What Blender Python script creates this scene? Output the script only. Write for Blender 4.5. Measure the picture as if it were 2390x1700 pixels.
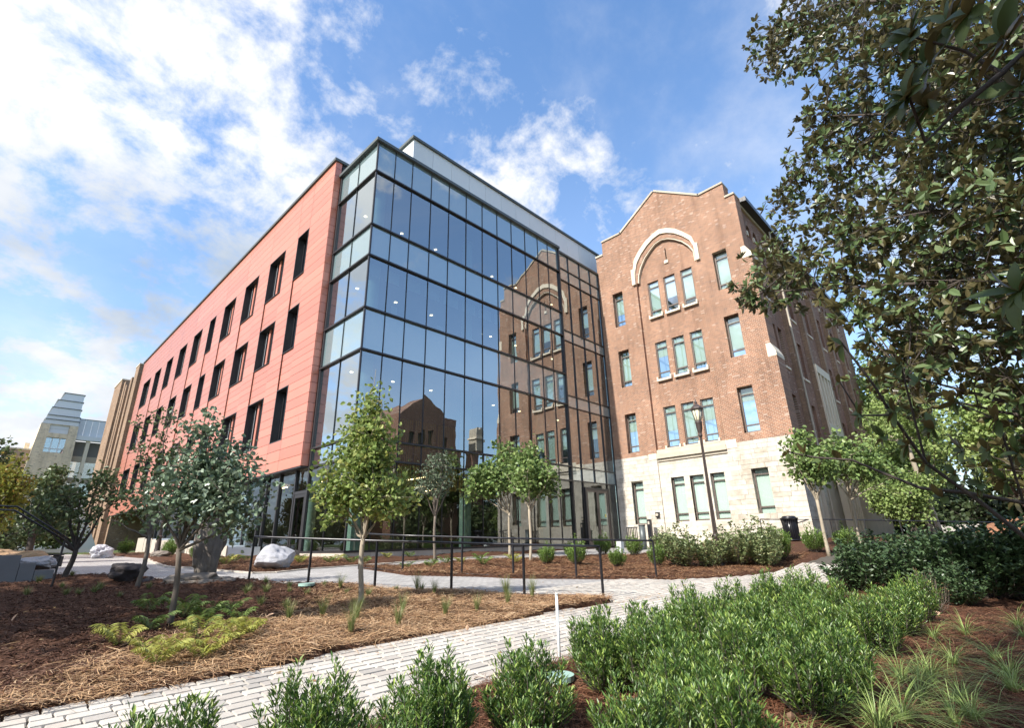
import bpy, math, random
import numpy as np
from mathutils import Vector, Matrix
from mathutils.geometry import delaunay_2d_cdt
R = math.radians
scene = bpy.context.scene
for o_ in list(bpy.data.objects): bpy.data.objects.remove(o_)
COL = scene.collection
rng = np.random.default_rng(7)
random.seed(7)

# ---------------------------------------------------------------- camera
cam_d = bpy.data.cameras.new('camera'); cam = bpy.data.objects.new('camera', cam_d); COL.objects.link(cam)
scene.camera = cam
yaw, pitch, roll = R(46.224), R(19.601), R(-1.3855)
fw = Vector((math.sin(yaw)*math.cos(pitch), math.cos(yaw)*math.cos(pitch), math.sin(pitch)))
rt = Vector((math.cos(yaw), -math.sin(yaw), 0)); up = rt.cross(fw)
r2 = rt*math.cos(roll)+up*math.sin(roll); u2 = -rt*math.sin(roll)+up*math.cos(roll)
cam.matrix_world = Matrix(((r2.x, u2.x, -fw.x, -10.061), (r2.y, u2.y, -fw.y, -18.695), (r2.z, u2.z, -fw.z, 2.704), (0, 0, 0, 1)))
cam_d.sensor_width = 36; cam_d.lens = 36*1165.04/2390; cam_d.clip_start = .05; cam_d.clip_end = 3000

# ---------------------------------------------------------------- sky and sun
SUN = Vector((-.80, .02, .66)).normalized()
sun_d = bpy.data.lights.new('sun', 'SUN'); sun_d.energy = 3.6; sun_d.angle = R(.55); sun_d.color = (1, .945, .87)
sun = bpy.data.objects.new('sun', sun_d); COL.objects.link(sun)
sun.rotation_euler = SUN.to_track_quat('Z', 'Y').to_euler()
EL, AZ = math.asin(SUN.z), math.atan2(SUN.x, SUN.y)
scene.view_settings.view_transform = 'Standard'; scene.view_settings.look = 'None'
scene.view_settings.exposure = 1.2; scene.view_settings.gamma = 1
world = bpy.data.worlds.new('World'); scene.world = world; world.use_nodes = True
nt = world.node_tree; nt.nodes.clear()
def wn(t, **k):
    n = nt.nodes.new(t)
    for a, b in k.items(): setattr(n, a, b)
    return n
def link(a, b): nt.links.new(a, b)
def wmath(op, a, b=None, c=None, clamp=False):
    n = wn('ShaderNodeMath', operation=op, use_clamp=clamp)
    for i, v in enumerate((a, b, c)):
        if v is None: continue
        if isinstance(v, (int, float)): n.inputs[i].default_value = v
        else: link(v, n.inputs[i])
    return n.outputs[0]
out = wn('ShaderNodeOutputWorld'); bg = wn('ShaderNodeBackground'); link(bg.outputs[0], out.inputs[0])
sky = wn('ShaderNodeTexSky', sky_type='NISHITA', sun_disc=False, sun_elevation=EL, sun_rotation=AZ % (2*math.pi), altitude=100, air_density=1.0, dust_density=1.0, ozone_density=1.6)
bg.inputs[1].default_value = .15
tc = wn('ShaderNodeTexCoord'); sp = wn('ShaderNodeSeparateXYZ'); link(tc.outputs['Generated'], sp.inputs[0])
zz = wmath('ADD', wmath('MAXIMUM', sp.outputs[2], 0.0), .42)
px = wmath('DIVIDE', sp.outputs[0], zz); py = wmath('DIVIDE', sp.outputs[1], zz)
cb = wn('ShaderNodeCombineXYZ'); link(px, cb.inputs[0]); link(py, cb.inputs[1])
def wnoise(scale, detail, rough, off=(0, 0, 0), dist=0.):
    m = wn('ShaderNodeMapping'); m.inputs['Location'].default_value = off; link(cb.outputs[0], m.inputs[0])
    n = wn('ShaderNodeTexNoise'); n.inputs['Scale'].default_value = scale; n.inputs['Detail'].default_value = detail
    n.inputs['Roughness'].default_value = rough; n.inputs['Distortion'].default_value = dist
    link(m.outputs[0], n.inputs['Vector']); return n.outputs['Fac']
big = wnoise(1.9, 3, .5, (4.7, 1.2, 0)); fine = wnoise(6.8, 12, .64, (1.3, 7.7, 0), .15)
# cloud bank thick to the north-west, thinning to the east
axis = wmath('ADD', wmath('MULTIPLY', sp.outputs[0], -.72), wmath('MULTIPLY', sp.outputs[1], .69))
cov = wmath('ADD', wmath('ADD', wmath('MULTIPLY', big, .55), wmath('MULTIPLY', fine, .85)), wmath('MULTIPLY', axis, .135))
mr = wn('ShaderNodeMapRange', interpolation_type='SMOOTHSTEP'); link(cov, mr.inputs[0])
mr.inputs[1].default_value = .63; mr.inputs[2].default_value = .86
shade = wnoise(1.5, 6, .55, (9.1, 3.3, 0))
cr = wn('ShaderNodeValToRGB'); link(wmath('ADD', shade, wmath('MULTIPLY', sp.outputs[2], .35)), cr.inputs[0])
cr.color_ramp.elements[0].position = .50; cr.color_ramp.elements[0].color = (.44, .53, .66, 1)
cr.color_ramp.elements[1].position = .74; cr.color_ramp.elements[1].color = (1, 1, 1, 1)
vm = wn('ShaderNodeVectorMath', operation='SCALE'); link(cr.outputs[0], vm.inputs[0]); vm.inputs['Scale'].default_value = 3.35
mixs = wn('ShaderNodeMix', data_type='RGBA'); 
cir = wnoise(1.1, 8, .6, (3.3, 5.1, 0), .8); mr2 = wn('ShaderNodeMapRange', interpolation_type='SMOOTHSTEP'); link(cir, mr2.inputs[0]); mr2.inputs[1].default_value = .47; mr2.inputs[2].default_value = .78
veil = wmath('POWER', wmath('SUBTRACT', 1.0, wmath('MAXIMUM', sp.outputs[2], 0.0), clamp=True), 2.2)
link(wmath('MAXIMUM', mr.outputs[0], wmath('ADD', wmath('MULTIPLY', mr2.outputs[0], .45), wmath('MULTIPLY', veil, .62), clamp=True)), mixs.inputs['Factor'])
hs = wn('ShaderNodeHueSaturation'); hs.inputs['Saturation'].default_value = 1.18; link(sky.outputs[0], hs.inputs['Color']); link(hs.outputs[0], mixs.inputs['A']); link(vm.outputs[0], mixs.inputs['B']); link(mixs.outputs['Result'], bg.inputs[0])

# ---------------------------------------------------------------- helpers
def props(o, label=None, cat=None, group=None, kind=None):
    if label: o['label'] = label
    if cat: o['category'] = cat
    if group: o['group'] = group
    if kind: o['kind'] = kind
    return o
def empty(name, loc, label, cat, group=None, rz=0):
    o = bpy.data.objects.new(name, None); COL.objects.link(o); o.location = loc; o.rotation_euler = (0, 0, rz)
    o.empty_display_size = .3
    return props(o, label, cat, group)
def link_mesh(name, me, parent=None, loc=None, scale=None):
    o = bpy.data.objects.new(name, me); COL.objects.link(o)
    if parent is not None:
        o.parent = parent
        o.matrix_parent_inverse = Matrix.Identity(4)
        if loc is None: o.location = -Vector(parent_origin(parent))
        else: o.location = Vector(loc)-Vector(parent_origin(parent))
    elif loc is not None: o.location = loc
    if scale is not None: o.scale = scale
    return o
def parent_origin(p):
    v = Vector(p.location)
    q = p.parent
    while q is not None:
        v = v+q.location; q = q.parent
    return v
def npmesh(name, V, F, mat, smooth=False):
    """V (n,3), F (m,k) int array (k = 3 or 4) or a list of such arrays"""
    V = np.asarray(V, np.float32).reshape(-1, 3)
    Fs = F if isinstance(F, list) else [F]
    Fs = [np.asarray(f, np.int32) for f in Fs if len(f)]
    me = bpy.data.meshes.new(name)
    nl = sum(f.size for f in Fs); nf = sum(len(f) for f in Fs)
    me.vertices.add(len(V)); me.vertices.foreach_set('co', V.ravel())
    me.loops.add(nl); me.loops.foreach_set('vertex_index', np.concatenate([f.ravel() for f in Fs]))
    tot = np.concatenate([np.full(len(f), f.shape[1], np.int32) for f in Fs])
    st = np.concatenate([[0], np.cumsum(tot)[:-1]]).astype(np.int32)
    me.polygons.add(nf); me.polygons.foreach_set('loop_start', st); me.polygons.foreach_set('loop_total', tot)
    me.polygons.foreach_set('use_smooth', np.full(nf, bool(smooth)))
    me.update(calc_edges=True)
    for m in (mat if isinstance(mat, (list, tuple)) else [mat]): me.materials.append(m)
    return me
class MB:
    """collects boxes, tubes and polygons into one mesh"""
    def __init__(s): s.V = []; s.F4 = []; s.F3 = []; s.n = 0
    def add(s, V, F4=(), F3=()):
        V = np.asarray(V, float).reshape(-1, 3)
        if len(F4): s.F4.append(np.asarray(F4, int)+s.n)
        if len(F3): s.F3.append(np.asarray(F3, int)+s.n)
        s.V.append(V); s.n += len(V)
    def box(s, x0, x1, y0, y1, z0, z1):
        x0, x1 = min(x0, x1), max(x0, x1); y0, y1 = min(y0, y1), max(y0, y1); z0, z1 = min(z0, z1), max(z0, z1)
        V = [(x, y, z) for z in (z0, z1) for y in (y0, y1) for x in (x0, x1)]
        s.add(V, [(0, 2, 3, 1), (4, 5, 7, 6), (0, 1, 5, 4), (2, 6, 7, 3), (0, 4, 6, 2), (1, 3, 7, 5)])
    def tube(s, P, rad, n=8, cap=True):
        P = np.asarray(P, float); k = len(P); rad = np.broadcast_to(np.asarray(rad, float), (k,))
        T = np.gradient(P, axis=0); T /= np.linalg.norm(T, axis=1)[:, None]+1e-9
        ref = np.array([0, 0, 1.]) if abs(T[0][2]) < .9 else np.array([1., 0, 0])
        A = np.cross(T, ref); A /= np.linalg.norm(A, axis=1)[:, None]+1e-9; B = np.cross(T, A)
        a = np.arange(n)*2*math.pi/n
        V = P[:, None]+rad[:, None, None]*(np.cos(a)[None, :, None]*A[:, None]+np.sin(a)[None, :, None]*B[:, None])
        i = np.arange(k-1)[:, None]*n; j = np.arange(n)[None]; j2 = (j+1) % n
        F = np.stack([i+j, i+n+j, i+n+j2, i+j2], -1).reshape(-1, 4)
        V = V.reshape(-1, 3)
        if cap and n > 3:
            base = len(V); V = np.vstack([V, P[0], P[-1]])
            jj = np.arange(n); F3 = np.vstack([np.stack([np.full(n, base), jj, (jj+1) % n], 1), np.stack([np.full(n, base+1), (k-1)*n+(jj+1) % n, (k-1)*n+jj], 1)])
            s.add(V, F, F3)
        else: s.add(V, F)
    def prism(s, poly, h, f):
        """poly: 2-D points; f(a, b, c) -> xyz; c runs 0..h"""
        n = len(poly); V = [f(a, b, 0) for a, b in poly]+[f(a, b, h) for a, b in poly]
        r = delaunay_2d_cdt([Vector(p) for p in poly], [], [list(range(n))], 1, 1e-6)
        T = [t for t in r[2]]; idx = {}
        vs = r[0]
        if len(vs) == n:
            om = r[3]; mp = [o[0] for o in om]
            F3 = [[mp[i] for i in t] for t in T if len(t) == 3]
            s.add(V, [(i, (i+1) % n, (i+1) % n+n, i+n) for i in range(n)], F3+[[a+n for a in reversed(t)] for t in F3])
    def mesh(s, name, mat, smooth=False):
        V = np.vstack(s.V); F = []
        if s.F4: F.append(np.vstack(s.F4))
        if s.F3: F.append(np.vstack(s.F3))
        return npmesh(name, V, F, mat, smooth)
    def build(s, name, mat, parent=None, smooth=False):
        return link_mesh(name, s.mesh(name, mat, smooth), parent)
_unit = {}
def unit_box(mat):
    if mat.name not in _unit:
        b = MB(); b.box(-.5, .5, -.5, .5, -.5, .5); _unit[mat.name] = b.mesh('block', mat)
    return _unit[mat.name]
def blk(name, mat, x0, x1, y0, y1, z0, z1, parent, rot=None, kind=None):
    o = link_mesh(name, unit_box(mat), parent, ((x0+x1)/2, (y0+y1)/2, (z0+z1)/2), (abs(x1-x0), abs(y1-y0), abs(z1-z0)))
    if rot: o.rotation_euler = rot
    return o
def holed(outline, holes, f, depth, hdepth=None):
    """wall plate with openings: f(a, b, c) maps plane coords and depth to xyz. returns V, F list"""
    pts = []; edges = []; mb = MB()
    for loop in [outline]+holes:
        s0 = len(pts); pts += [Vector(p) for p in loop]
        edges += [(s0+i, s0+(i+1) % len(loop)) for i in range(len(loop))]
    vs, es, fs, *_ = delaunay_2d_cdt(pts, edges, [list(range(len(outline)))], 1, 1e-5)
    def inside(p, L):
        c = False
        for i in range(len(L)):
            (x1, y1), (x2, y2) = L[i], L[i-1]
            if (y1 > p[1]) != (y2 > p[1]) and p[0] < (x2-x1)*(p[1]-y1)/(y2-y1)+x1: c = not c
        return c
    tri = []
    for t in fs:
        cx = sum(vs[i][0] for i in t)/len(t); cy = sum(vs[i][1] for i in t)/len(t)
        if inside((cx, cy), outline) and not any(inside((cx, cy), h) for h in holes): tri.append(list(t[:3]))
    mb.add([f(v[0], v[1], 0) for v in vs], F3=tri)
    for L, d in [(outline, depth)]+[(h, hdepth or depth) for h in holes]:
        n = len(L)
        mb.add([f(a, b, 0) for a, b in L]+[f(a, b, d) for a, b in L], [(i, (i+1) % n, (i+1) % n+n, i+n) for i in range(n)])
    return mb
def rect(a0, a1, b0, b1): return [(a0, b0), (a1, b0), (a1, b1), (a0, b1)]

# ---------------------------------------------------------------- materials
class Mat:
    def __init__(s, name):
        s.m = bpy.data.materials.new(name); s.m.use_nodes = True; s.nt = s.m.node_tree; s.nt.nodes.clear()
        s.out = s.n('ShaderNodeOutputMaterial')
    def n(s, t, _i=None, **k):
        n = s.nt.nodes.new(t)
        for a, b in k.items(): setattr(n, a, b)
        if _i:
            for a, b in _i.items(): s.set(n.inputs[a], b)
        return n
    def set(s, sock, v):
        if hasattr(v, 'is_output') or isinstance(v, bpy.types.NodeSocket): s.nt.links.new(v, sock)
        else: sock.default_value = v
    def math(s, op, a, b=0., clamp=False): return s.n('ShaderNodeMath', {0: a, 1: b}, operation=op, use_clamp=clamp).outputs[0]
    def ramp(s, fac, stops):
        r = s.n('ShaderNodeValToRGB', {0: fac}); e = r.color_ramp.elements
        while len(e) < len(stops): e.new(.5)
        for i, (p, c) in enumerate(stops): e[i].position = p; e[i].color = (*c, 1)
        return r.outputs[0]
    def noise(s, scale, detail=4, rough=.55, vec=None, out='Fac', dist=0.):
        i = {'Scale': scale, 'Detail': detail, 'Roughness': rough, 'Distortion': dist}
        if vec is not None: i['Vector'] = vec
        else: i['Vector'] = s.pos()
        return s.n('ShaderNodeTexNoise', i).outputs[out]
    def pos(s): return s.n('ShaderNodeNewGeometry').outputs['Position']
    def mix(s, f, a, b, mode='MIX'):
        n = s.n('ShaderNodeMix', data_type='RGBA', blend_type=mode); s.set(n.inputs['Factor'], f)
        for k, v in (('A', a), ('B', b)): s.set(n.inputs[k], (*v, 1) if isinstance(v, tuple) and len(v) == 3 else v)
        return n.outputs['Result']
    def bump(s, h, strength=.3, dist=.02): return s.n('ShaderNodeBump', {'Height': h, 'Strength': strength, 'Distance': dist}).outputs[0]
    def pbr(s, col, rough=.6, spec=.5, metal=0., normal=None, emit=None, es=0):
        i = {'Base Color': (*col, 1) if isinstance(col, tuple) else col, 'Roughness': rough, 'Metallic': metal, 'Specular IOR Level': spec}
        if normal is not None: i['Normal'] = normal
        b = s.n('ShaderNodeBsdfPrincipled', i)
        if emit: b.inputs['Emission Color'].default_value = (*emit, 1); b.inputs['Emission Strength'].default_value = es
        s.nt.links.new(b.outputs[0], s.out.inputs[0]); return b
def simple(name, col, rough=.6, var=.15, scale=3., metal=0., spec=.5, bump=0.):
    m = Mat(name); nz = m.noise(scale, 6, .6)
    r = m.n('ShaderNodeObjectInfo').outputs['Random']
    f = m.math('ADD', m.math('MULTIPLY', m.math('SUBTRACT', nz, .5), 2*var), m.math('MULTIPLY', m.math('SUBTRACT', r, .5), var))
    f = m.math('ADD', f, 1.)
    c = m.n('ShaderNodeVectorMath', operation='SCALE'); c.inputs[0].default_value = col; m.set(c.inputs['Scale'], f)
    rr = m.math('ADD', rough, m.math('MULTIPLY', m.math('SUBTRACT', nz, .5), .25))
    m.pbr(c.outputs[0], rr, spec, metal, m.bump(m.noise(scale*14, 4), bump, .01) if bump else None)
    return m.m
M = {}
def brick_mat(name, c1, c2, mortar, bw=.215, bh=.075, horiz='Y'):
    m = Mat(name); p = m.pos(); s = m.n('ShaderNodeSeparateXYZ', {0: p})
    h = {'Y': s.outputs[1], 'X': s.outputs[0]}.get(horiz)
    if horiz == 'XY': h = m.math('ADD', s.outputs[0], s.outputs[1])
    v = m.n('ShaderNodeCombineXYZ', {0: h, 1: s.outputs[2]}).outputs[0]
    b = m.n('ShaderNodeTexBrick', {'Vector': v, 'Scale': 1., 'Mortar Size': .011, 'Mortar Smooth': .3, 'Bias': -.1, 'Brick Width': bw, 'Row Height': bh, 'Color1': (*c1, 1), 'Color2': (*c2, 1), 'Mortar': (*mortar, 1)})
    big = m.noise(.45, 5, .6); mid = m.noise(9., 3, .6)
    c = m.mix(m.math('MULTIPLY', m.math('SUBTRACT', big, .35, True), .9, True), b.outputs['Color'], (.50, .27, .17), 'MIX') if False else b.outputs['Color']
    k = m.n('ShaderNodeVectorMath', {0: c}, operation='SCALE'); m.set(k.inputs['Scale'], m.math('ADD', .38, m.math('ADD', m.math('MULTIPLY', big, .9), m.math('MULTIPLY', mid, .36))))
    stv = m.n('ShaderNodeCombineXYZ', {0: m.math('MULTIPLY', h, 2.6), 1: m.math('MULTIPLY', s.outputs[2], .22)}).outputs[0]
    stk = m.ramp(m.noise(1., 5, .65, stv), [(.28, (.72, .69, .67)), (.48, (1, 1, 1)), (.74, (1.12, 1.1, 1.08))])
    k = m.n('ShaderNodeVectorMath', {0: k.outputs[0], 1: stk}, operation='MULTIPLY')
    # a few pale and a few over-burnt bricks
    cell = m.n('ShaderNodeTexWhiteNoise', {'Vector': m.n('ShaderNodeVectorMath', {0: v, 1: (bw*1., bh, 1)}, operation='SNAP').outputs[0]}, noise_dimensions='2D').outputs['Value']
    pale = m.math('GREATER_THAN', cell, .965); dark = m.math('LESS_THAN', cell, .10)
    msk = m.math('SUBTRACT', 1., b.outputs['Fac'])
    c2_ = m.mix(m.math('MULTIPLY', m.math('MULTIPLY', pale, msk), .45), k.outputs[0], (.55, .45, .38))
    c3_ = m.mix(m.math('MULTIPLY', m.math('MULTIPLY', dark, msk), .4), c2_, (.10, .06, .06))
    m.pbr(c3_, .85, .3, 0., m.bump(m.math('ADD', m.math('MULTIPLY', b.outputs['Fac'], -1.), m.math('MULTIPLY', mid, .3)), .55, .012))
    return m.m
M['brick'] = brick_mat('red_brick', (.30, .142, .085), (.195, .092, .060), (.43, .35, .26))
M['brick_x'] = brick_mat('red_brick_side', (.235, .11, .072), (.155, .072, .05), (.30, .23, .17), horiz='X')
M['brick_tan'] = brick_mat('tan_brick', (.27, .165, .10), (.20, .12, .08), (.30, .25, .19), horiz='XY')
M['brick_beige'] = brick_mat('beige_brick', (.74, .62, .44), (.66, .55, .38), (.66, .58, .46), horiz='X')
def stone_mat(name, cols, bump=.35):
    m = Mat(name); r = m.math('FRACT', m.math('ADD', m.n('ShaderNodeObjectInfo').outputs['Random'], m.n('ShaderNodeNewGeometry').outputs['Random Per Island'])); nz = m.noise(3.2, 8, .65); big = m.noise(.55, 4, .6)
    c = m.ramp(r, [(0, cols[0]), (.5, cols[1]), (.85, cols[2]), (1, cols[3])])
    k = m.n('ShaderNodeVectorMath', {0: c}, operation='SCALE'); m.set(k.inputs['Scale'], m.math('ADD', .72, m.math('MULTIPLY', nz, .5)))
    st = m.ramp(m.math('MULTIPLY', big, m.noise(2.1, 5, .7)), [(.22, (1, 1, 1)), (.36, (.66, .62, .56))])
    m.pbr(m.mix(.75, k.outputs[0], st, 'MULTIPLY'), .85, .3, 0., m.bump(nz, bump, .03)); return m.m
M['stone'] = stone_mat('limestone', [(.60, .555, .48), (.56, .515, .44), (.48, .44, .37), (.66, .62, .55)])
M['trim'] = simple('pale_limestone_trim', (.64, .56, .44), .8, .12, 2.2, bump=.15)
M['trimd'] = simple('weathered_limestone', (.44, .39, .31), .85, .3, 1.6, bump=.3)
def panel_mat():
    m = Mat('red_metal_panel'); r = m.n('ShaderNodeObjectInfo').outputs['Random']
    c = m.ramp(r, [(0, (.43, .15, .095)), (.5, (.48, .17, .108)), (1, (.53, .19, .122))])
    nz = m.noise(.9, 5, .6); k = m.n('ShaderNodeVectorMath', {0: c}, operation='SCALE'); m.set(k.inputs['Scale'], m.math('ADD', .9, m.math('MULTIPLY', nz, .2)))
    m.pbr(k.outputs[0], m.math('ADD', .24, m.math('MULTIPLY', nz, .12)), 1.); return m.m
M['red'] = panel_mat()
M['dark'] = simple('dark_joint', (.025, .023, .023), .8, .2)
M['mull'] = simple('dark_bronze_mullion', (.030, .028, .030), .38, .2, 4., spec=.5)
M['cap'] = simple('grey_green_metal_coping', (.10, .115, .115), .45, .15, 2., metal=.3)
M['frame'] = simple('brown_window_frame', (.11, .085, .072), .5, .15, 5.)
M['white'] = simple('white_metal_panel', (.66, .69, .70), .5, .06, .8)
M['slab'] = simple('interior_ceiling', (.20, .20, .20), .8, .08)
M['inner'] = simple('interior_grey_wall', (.06, .065, .065), .8, .2, .6)
M['floor'] = simple('interior_floor', (.06, .055, .05), .6, .2)
M['teal'] = simple('pale_teal_column', (.45, .62, .58), .5, .06)
M['slatw'] = simple('golden_wood_slat', (.50, .33, .09), .5, .3, 6.)
M['blind'] = simple('white_roller_blind', (.56, .66, .60), .8, .05)
M['blindw'] = simple('bright_window_shade', (.62, .65, .64), .8, .05)
def emis(name, col, s):
    m = Mat(name); e = m.n('ShaderNodeEmission', {0: (*col, 1), 1: s}); m.nt.links.new(e.outputs[0], m.out.inputs[0]); return m.m
M['lamp_on'] = emis('warm_lamp_light', (1, .74, .42), 5.); M['line_on'] = emis('warm_linear_light', (1, .66, .36), 7.)
def glass_mat(name, refl, tint, body=None, bodyfac=0., wav=.009, rtint=(.92, .98, 1.)):
    m = Mat(name); fr = m.n('ShaderNodeFresnel', {0: 1.5}).outputs[0]
    lw = m.math('MULTIPLY', fr, .9, True); fac = m.math('ADD', refl, m.math('MULTIPLY', lw, 1-refl), True)
    nz = m.noise(.55, 2, .5); nrm = m.n('ShaderNodeBump', {'Height': nz, 'Strength': .5, 'Distance': wav}).outputs[0]
    g = m.n('ShaderNodeBsdfGlossy', {'Color': (*rtint, 1), 'Roughness': .0, 'Normal': nrm})
    t = m.n('ShaderNodeBsdfTransparent', {0: (*tint, 1)}).outputs[0]
    if body:
        d = m.n('ShaderNodeBsdfDiffuse', {0: (*body, 1)}); mx = m.n('ShaderNodeMixShader', {0: bodyfac, 1: t, 2: d.outputs[0]}); t = mx.outputs[0]
    mm = m.n('ShaderNodeMixShader', {0: fac, 1: t, 2: g.outputs[0]}); m.nt.links.new(mm.outputs[0], m.out.inputs[0]); return m.m
M['glass'] = glass_mat('tinted_vision_glass', .36, (.42, .52, .50), (.07, .11, .12), .12)
M['glassw'] = glass_mat('west_return_glass_brightened', .52, (.42, .52, .50), (.10, .14, .15), .15)  # vision glass copy, reflectivity and body raised to brighten the west return
M['silver'] = simple('silver_mullion', (.42, .42, .44), .35, .1, metal=.4)
M['spand'] = glass_mat('spandrel_glass', .34, (.1, .1, .1), (.19, .26, .27), 1.)
M['wglass'] = glass_mat('window_glass', .32, (.86, .92, .9))
M['bglass'] = glass_mat('blind_window_glass', .10, (.92, .96, .94))
M['gglass'] = glass_mat('ground_floor_glass', .15, (.55, .62, .58))
def leaf_mat(name, cols, under=None, trans=.25, rough=.45, spec=.4):
    m = Mat(name); g = m.n('ShaderNodeNewGeometry'); r = g.outputs['Random Per Island']
    n = len(cols); c = m.ramp(r, [(i/(n-1), cc) for i, cc in enumerate(cols)])
    o = m.n('ShaderNodeObjectInfo').outputs['Random']
    nz = m.noise(1.4, 3, .6)
    k = m.n('ShaderNodeVectorMath', {0: c}, operation='SCALE'); m.set(k.inputs['Scale'], m.math('ADD', .75, m.math('ADD', m.math('MULTIPLY', nz, .4), m.math('MULTIPLY', o, .12))))
    c = k.outputs[0]
    if under: c = m.mix(g.outputs['Backfacing'], c, under)
    b = m.n('ShaderNodeBsdfPrincipled', {'Base Color': c, 'Roughness': rough, 'Specular IOR Level': spec})
    t = m.n('ShaderNodeBsdfTranslucent', {0: c}); mx = m.n('ShaderNodeMixShader', {0: trans, 1: b.outputs[0], 2: t.outputs[0]})
    m.nt.links.new(mx.outputs[0], m.out.inputs[0]); return m.m
M['lf_yg'] = leaf_mat('yellow_green_leaf', [(.22, .30, .08), (.29, .37, .11), (.16, .24, .06), (.42, .42, .12)], trans=.35)
M['lf_gg'] = leaf_mat('grey_green_leaf', [(.09, .14, .075), (.15, .215, .13), (.23, .30, .20), (.07, .10, .05)], trans=.2, rough=.38, spec=.6)
M['lf_dk'] = leaf_mat('dark_tree_leaf', [(.07, .105, .04), (.10, .145, .055), (.13, .165, .065), (.05, .08, .03)], trans=.2)
M['lf_gr'] = leaf_mat('grey_small_leaf', [(.10, .14, .085), (.15, .19, .12), (.08, .11, .06)], trans=.2)
M['lf_mid'] = leaf_mat('fresh_green_leaf', [(.15, .24, .07), (.22, .31, .10), (.11, .18, .055), (.27, .34, .11)], trans=.3)
M['lf_bg'] = leaf_mat('sun_toned_background_leaf', [(.20, .29, .08), (.29, .38, .12), (.14, .21, .06), (.35, .41, .15)], trans=.3)  # sunlight put into the colour: brightened leaf for background trees
M['lf_bgd'] = leaf_mat('shade_toned_background_leaf', [(.03, .05, .02), (.05, .075, .03), (.065, .09, .04)], trans=.15)  # dark copy of the background leaf, its shade put into the colour
M['lf_au'] = leaf_mat('autumn_tinged_leaf', [(.22, .26, .04), (.30, .30, .05), (.17, .20, .04), (.33, .20, .05)], trans=.35)
M['lf_mag'] = leaf_mat('magnolia_leaf', [(.065, .115, .04), (.11, .165, .06), (.16, .21, .09), (.08, .13, .045)], under=(.115, .10, .042), trans=.25, rough=.36, spec=.5)
M['lf_shr'] = leaf_mat('inkberry_leaf', [(.045, .095, .022), (.08, .16, .035), (.13, .23, .05), (.34, .44, .09)], trans=.28, rough=.4, spec=.5)
M['lf_shr2'] = leaf_mat('bright_boxwood_leaf', [(.13, .22, .05), (.20, .30, .06), (.09, .16, .04)], trans=.25)
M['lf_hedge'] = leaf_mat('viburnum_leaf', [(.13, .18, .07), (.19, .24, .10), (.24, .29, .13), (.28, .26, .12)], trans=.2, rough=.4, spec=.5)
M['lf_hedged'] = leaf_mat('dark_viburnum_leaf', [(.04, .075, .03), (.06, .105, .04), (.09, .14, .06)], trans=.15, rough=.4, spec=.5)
M['fern'] = leaf_mat('fern_frond_green', [(.10, .17, .04), (.16, .24, .06), (.20, .26, .07)], trans=.3)
M['ferny'] = leaf_mat('fern_frond_yellow', [(.34, .36, .07), (.42, .42, .10), (.26, .30, .07), (.38, .30, .08)], trans=.3)
M['grass'] = leaf_mat('green_grass_blade', [(.12, .17, .05), (.18, .22, .07), (.25, .25, .10)], trans=.25)
M['grassy'] = leaf_mat('bright_sedge_blade', [(.17, .25, .06), (.26, .35, .10), (.36, .44, .16)], trans=.3)
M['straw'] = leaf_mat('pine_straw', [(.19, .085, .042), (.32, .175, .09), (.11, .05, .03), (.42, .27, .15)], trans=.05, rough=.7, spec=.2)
M['straw3'] = leaf_mat('shade_toned_pine_straw', [(.12, .05, .028), (.20, .09, .05), (.07, .03, .02), (.30, .17, .10)], trans=.05, rough=.8, spec=.15)  # darker pine straw copy, foreground shade put into its colour
M['lf_magn'] = leaf_mat('near_magnolia_leaf', [(.06, .10, .028), (.09, .13, .04), (.07, .11, .03)], under=(.13, .10, .035), trans=.35, rough=.42, spec=.4)
M['straw2'] = leaf_mat('golden_pine_straw', [(.34, .20, .105), (.50, .33, .18), (.22, .115, .062), (.62, .45, .28)], trans=.05, rough=.7, spec=.2)
M['strawd'] = leaf_mat('shredded_bark', [(.045, .022, .015), (.075, .036, .024), (.11, .055, .036), (.16, .10, .07)], trans=.0, rough=.9, spec=.15)
M['bark'] = simple('grey_bark', (.14, .115, .09), .9, .35, 9., bump=.6)
M['barkl'] = simple('pale_bark', (.34, .29, .215), .85, .25, 7., bump=.4)
M['barkd'] = simple('dark_bark', (.07, .055, .045), .9, .35, 8., bump=.6)
M['black'] = simple('black_painted_steel', (.014, .014, .018), .32, .2, 6., spec=.6)
M['bronze'] = simple('bronze_lamp_paint', (.055, .040, .035), .45, .2, 8.)
M['lampglass'] = simple('lamp_glass', (.60, .56, .42), .2, .05)
M['conc'] = simple('pale_concrete', (.46, .41, .34), .85, .2, 2.5, bump=.15)
M['concg'] = simple('grey_concrete', (.20, .20, .20), .85, .2, 2.5, bump=.15)
M['rockw'] = simple('white_quartzite', (.36, .36, .38), .85, .45, 3.2, bump=1.)
M['rockd'] = simple('dark_boulder', (.06, .05, .05), .9, .5, 3., bump=.9)
M['rockt'] = simple('weathered_standing_stone', (.17, .145, .12), .95, .7, 3.2, bump=1.)
M['rocko'] = simple('ochre_boulder', (.42, .27, .15), .9, .3, 2.)
M['person_c'] = simple('pink_cloth', (.7, .2, .2), .8); M['skin'] = simple('skin', (.4, .25, .18), .6)
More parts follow.
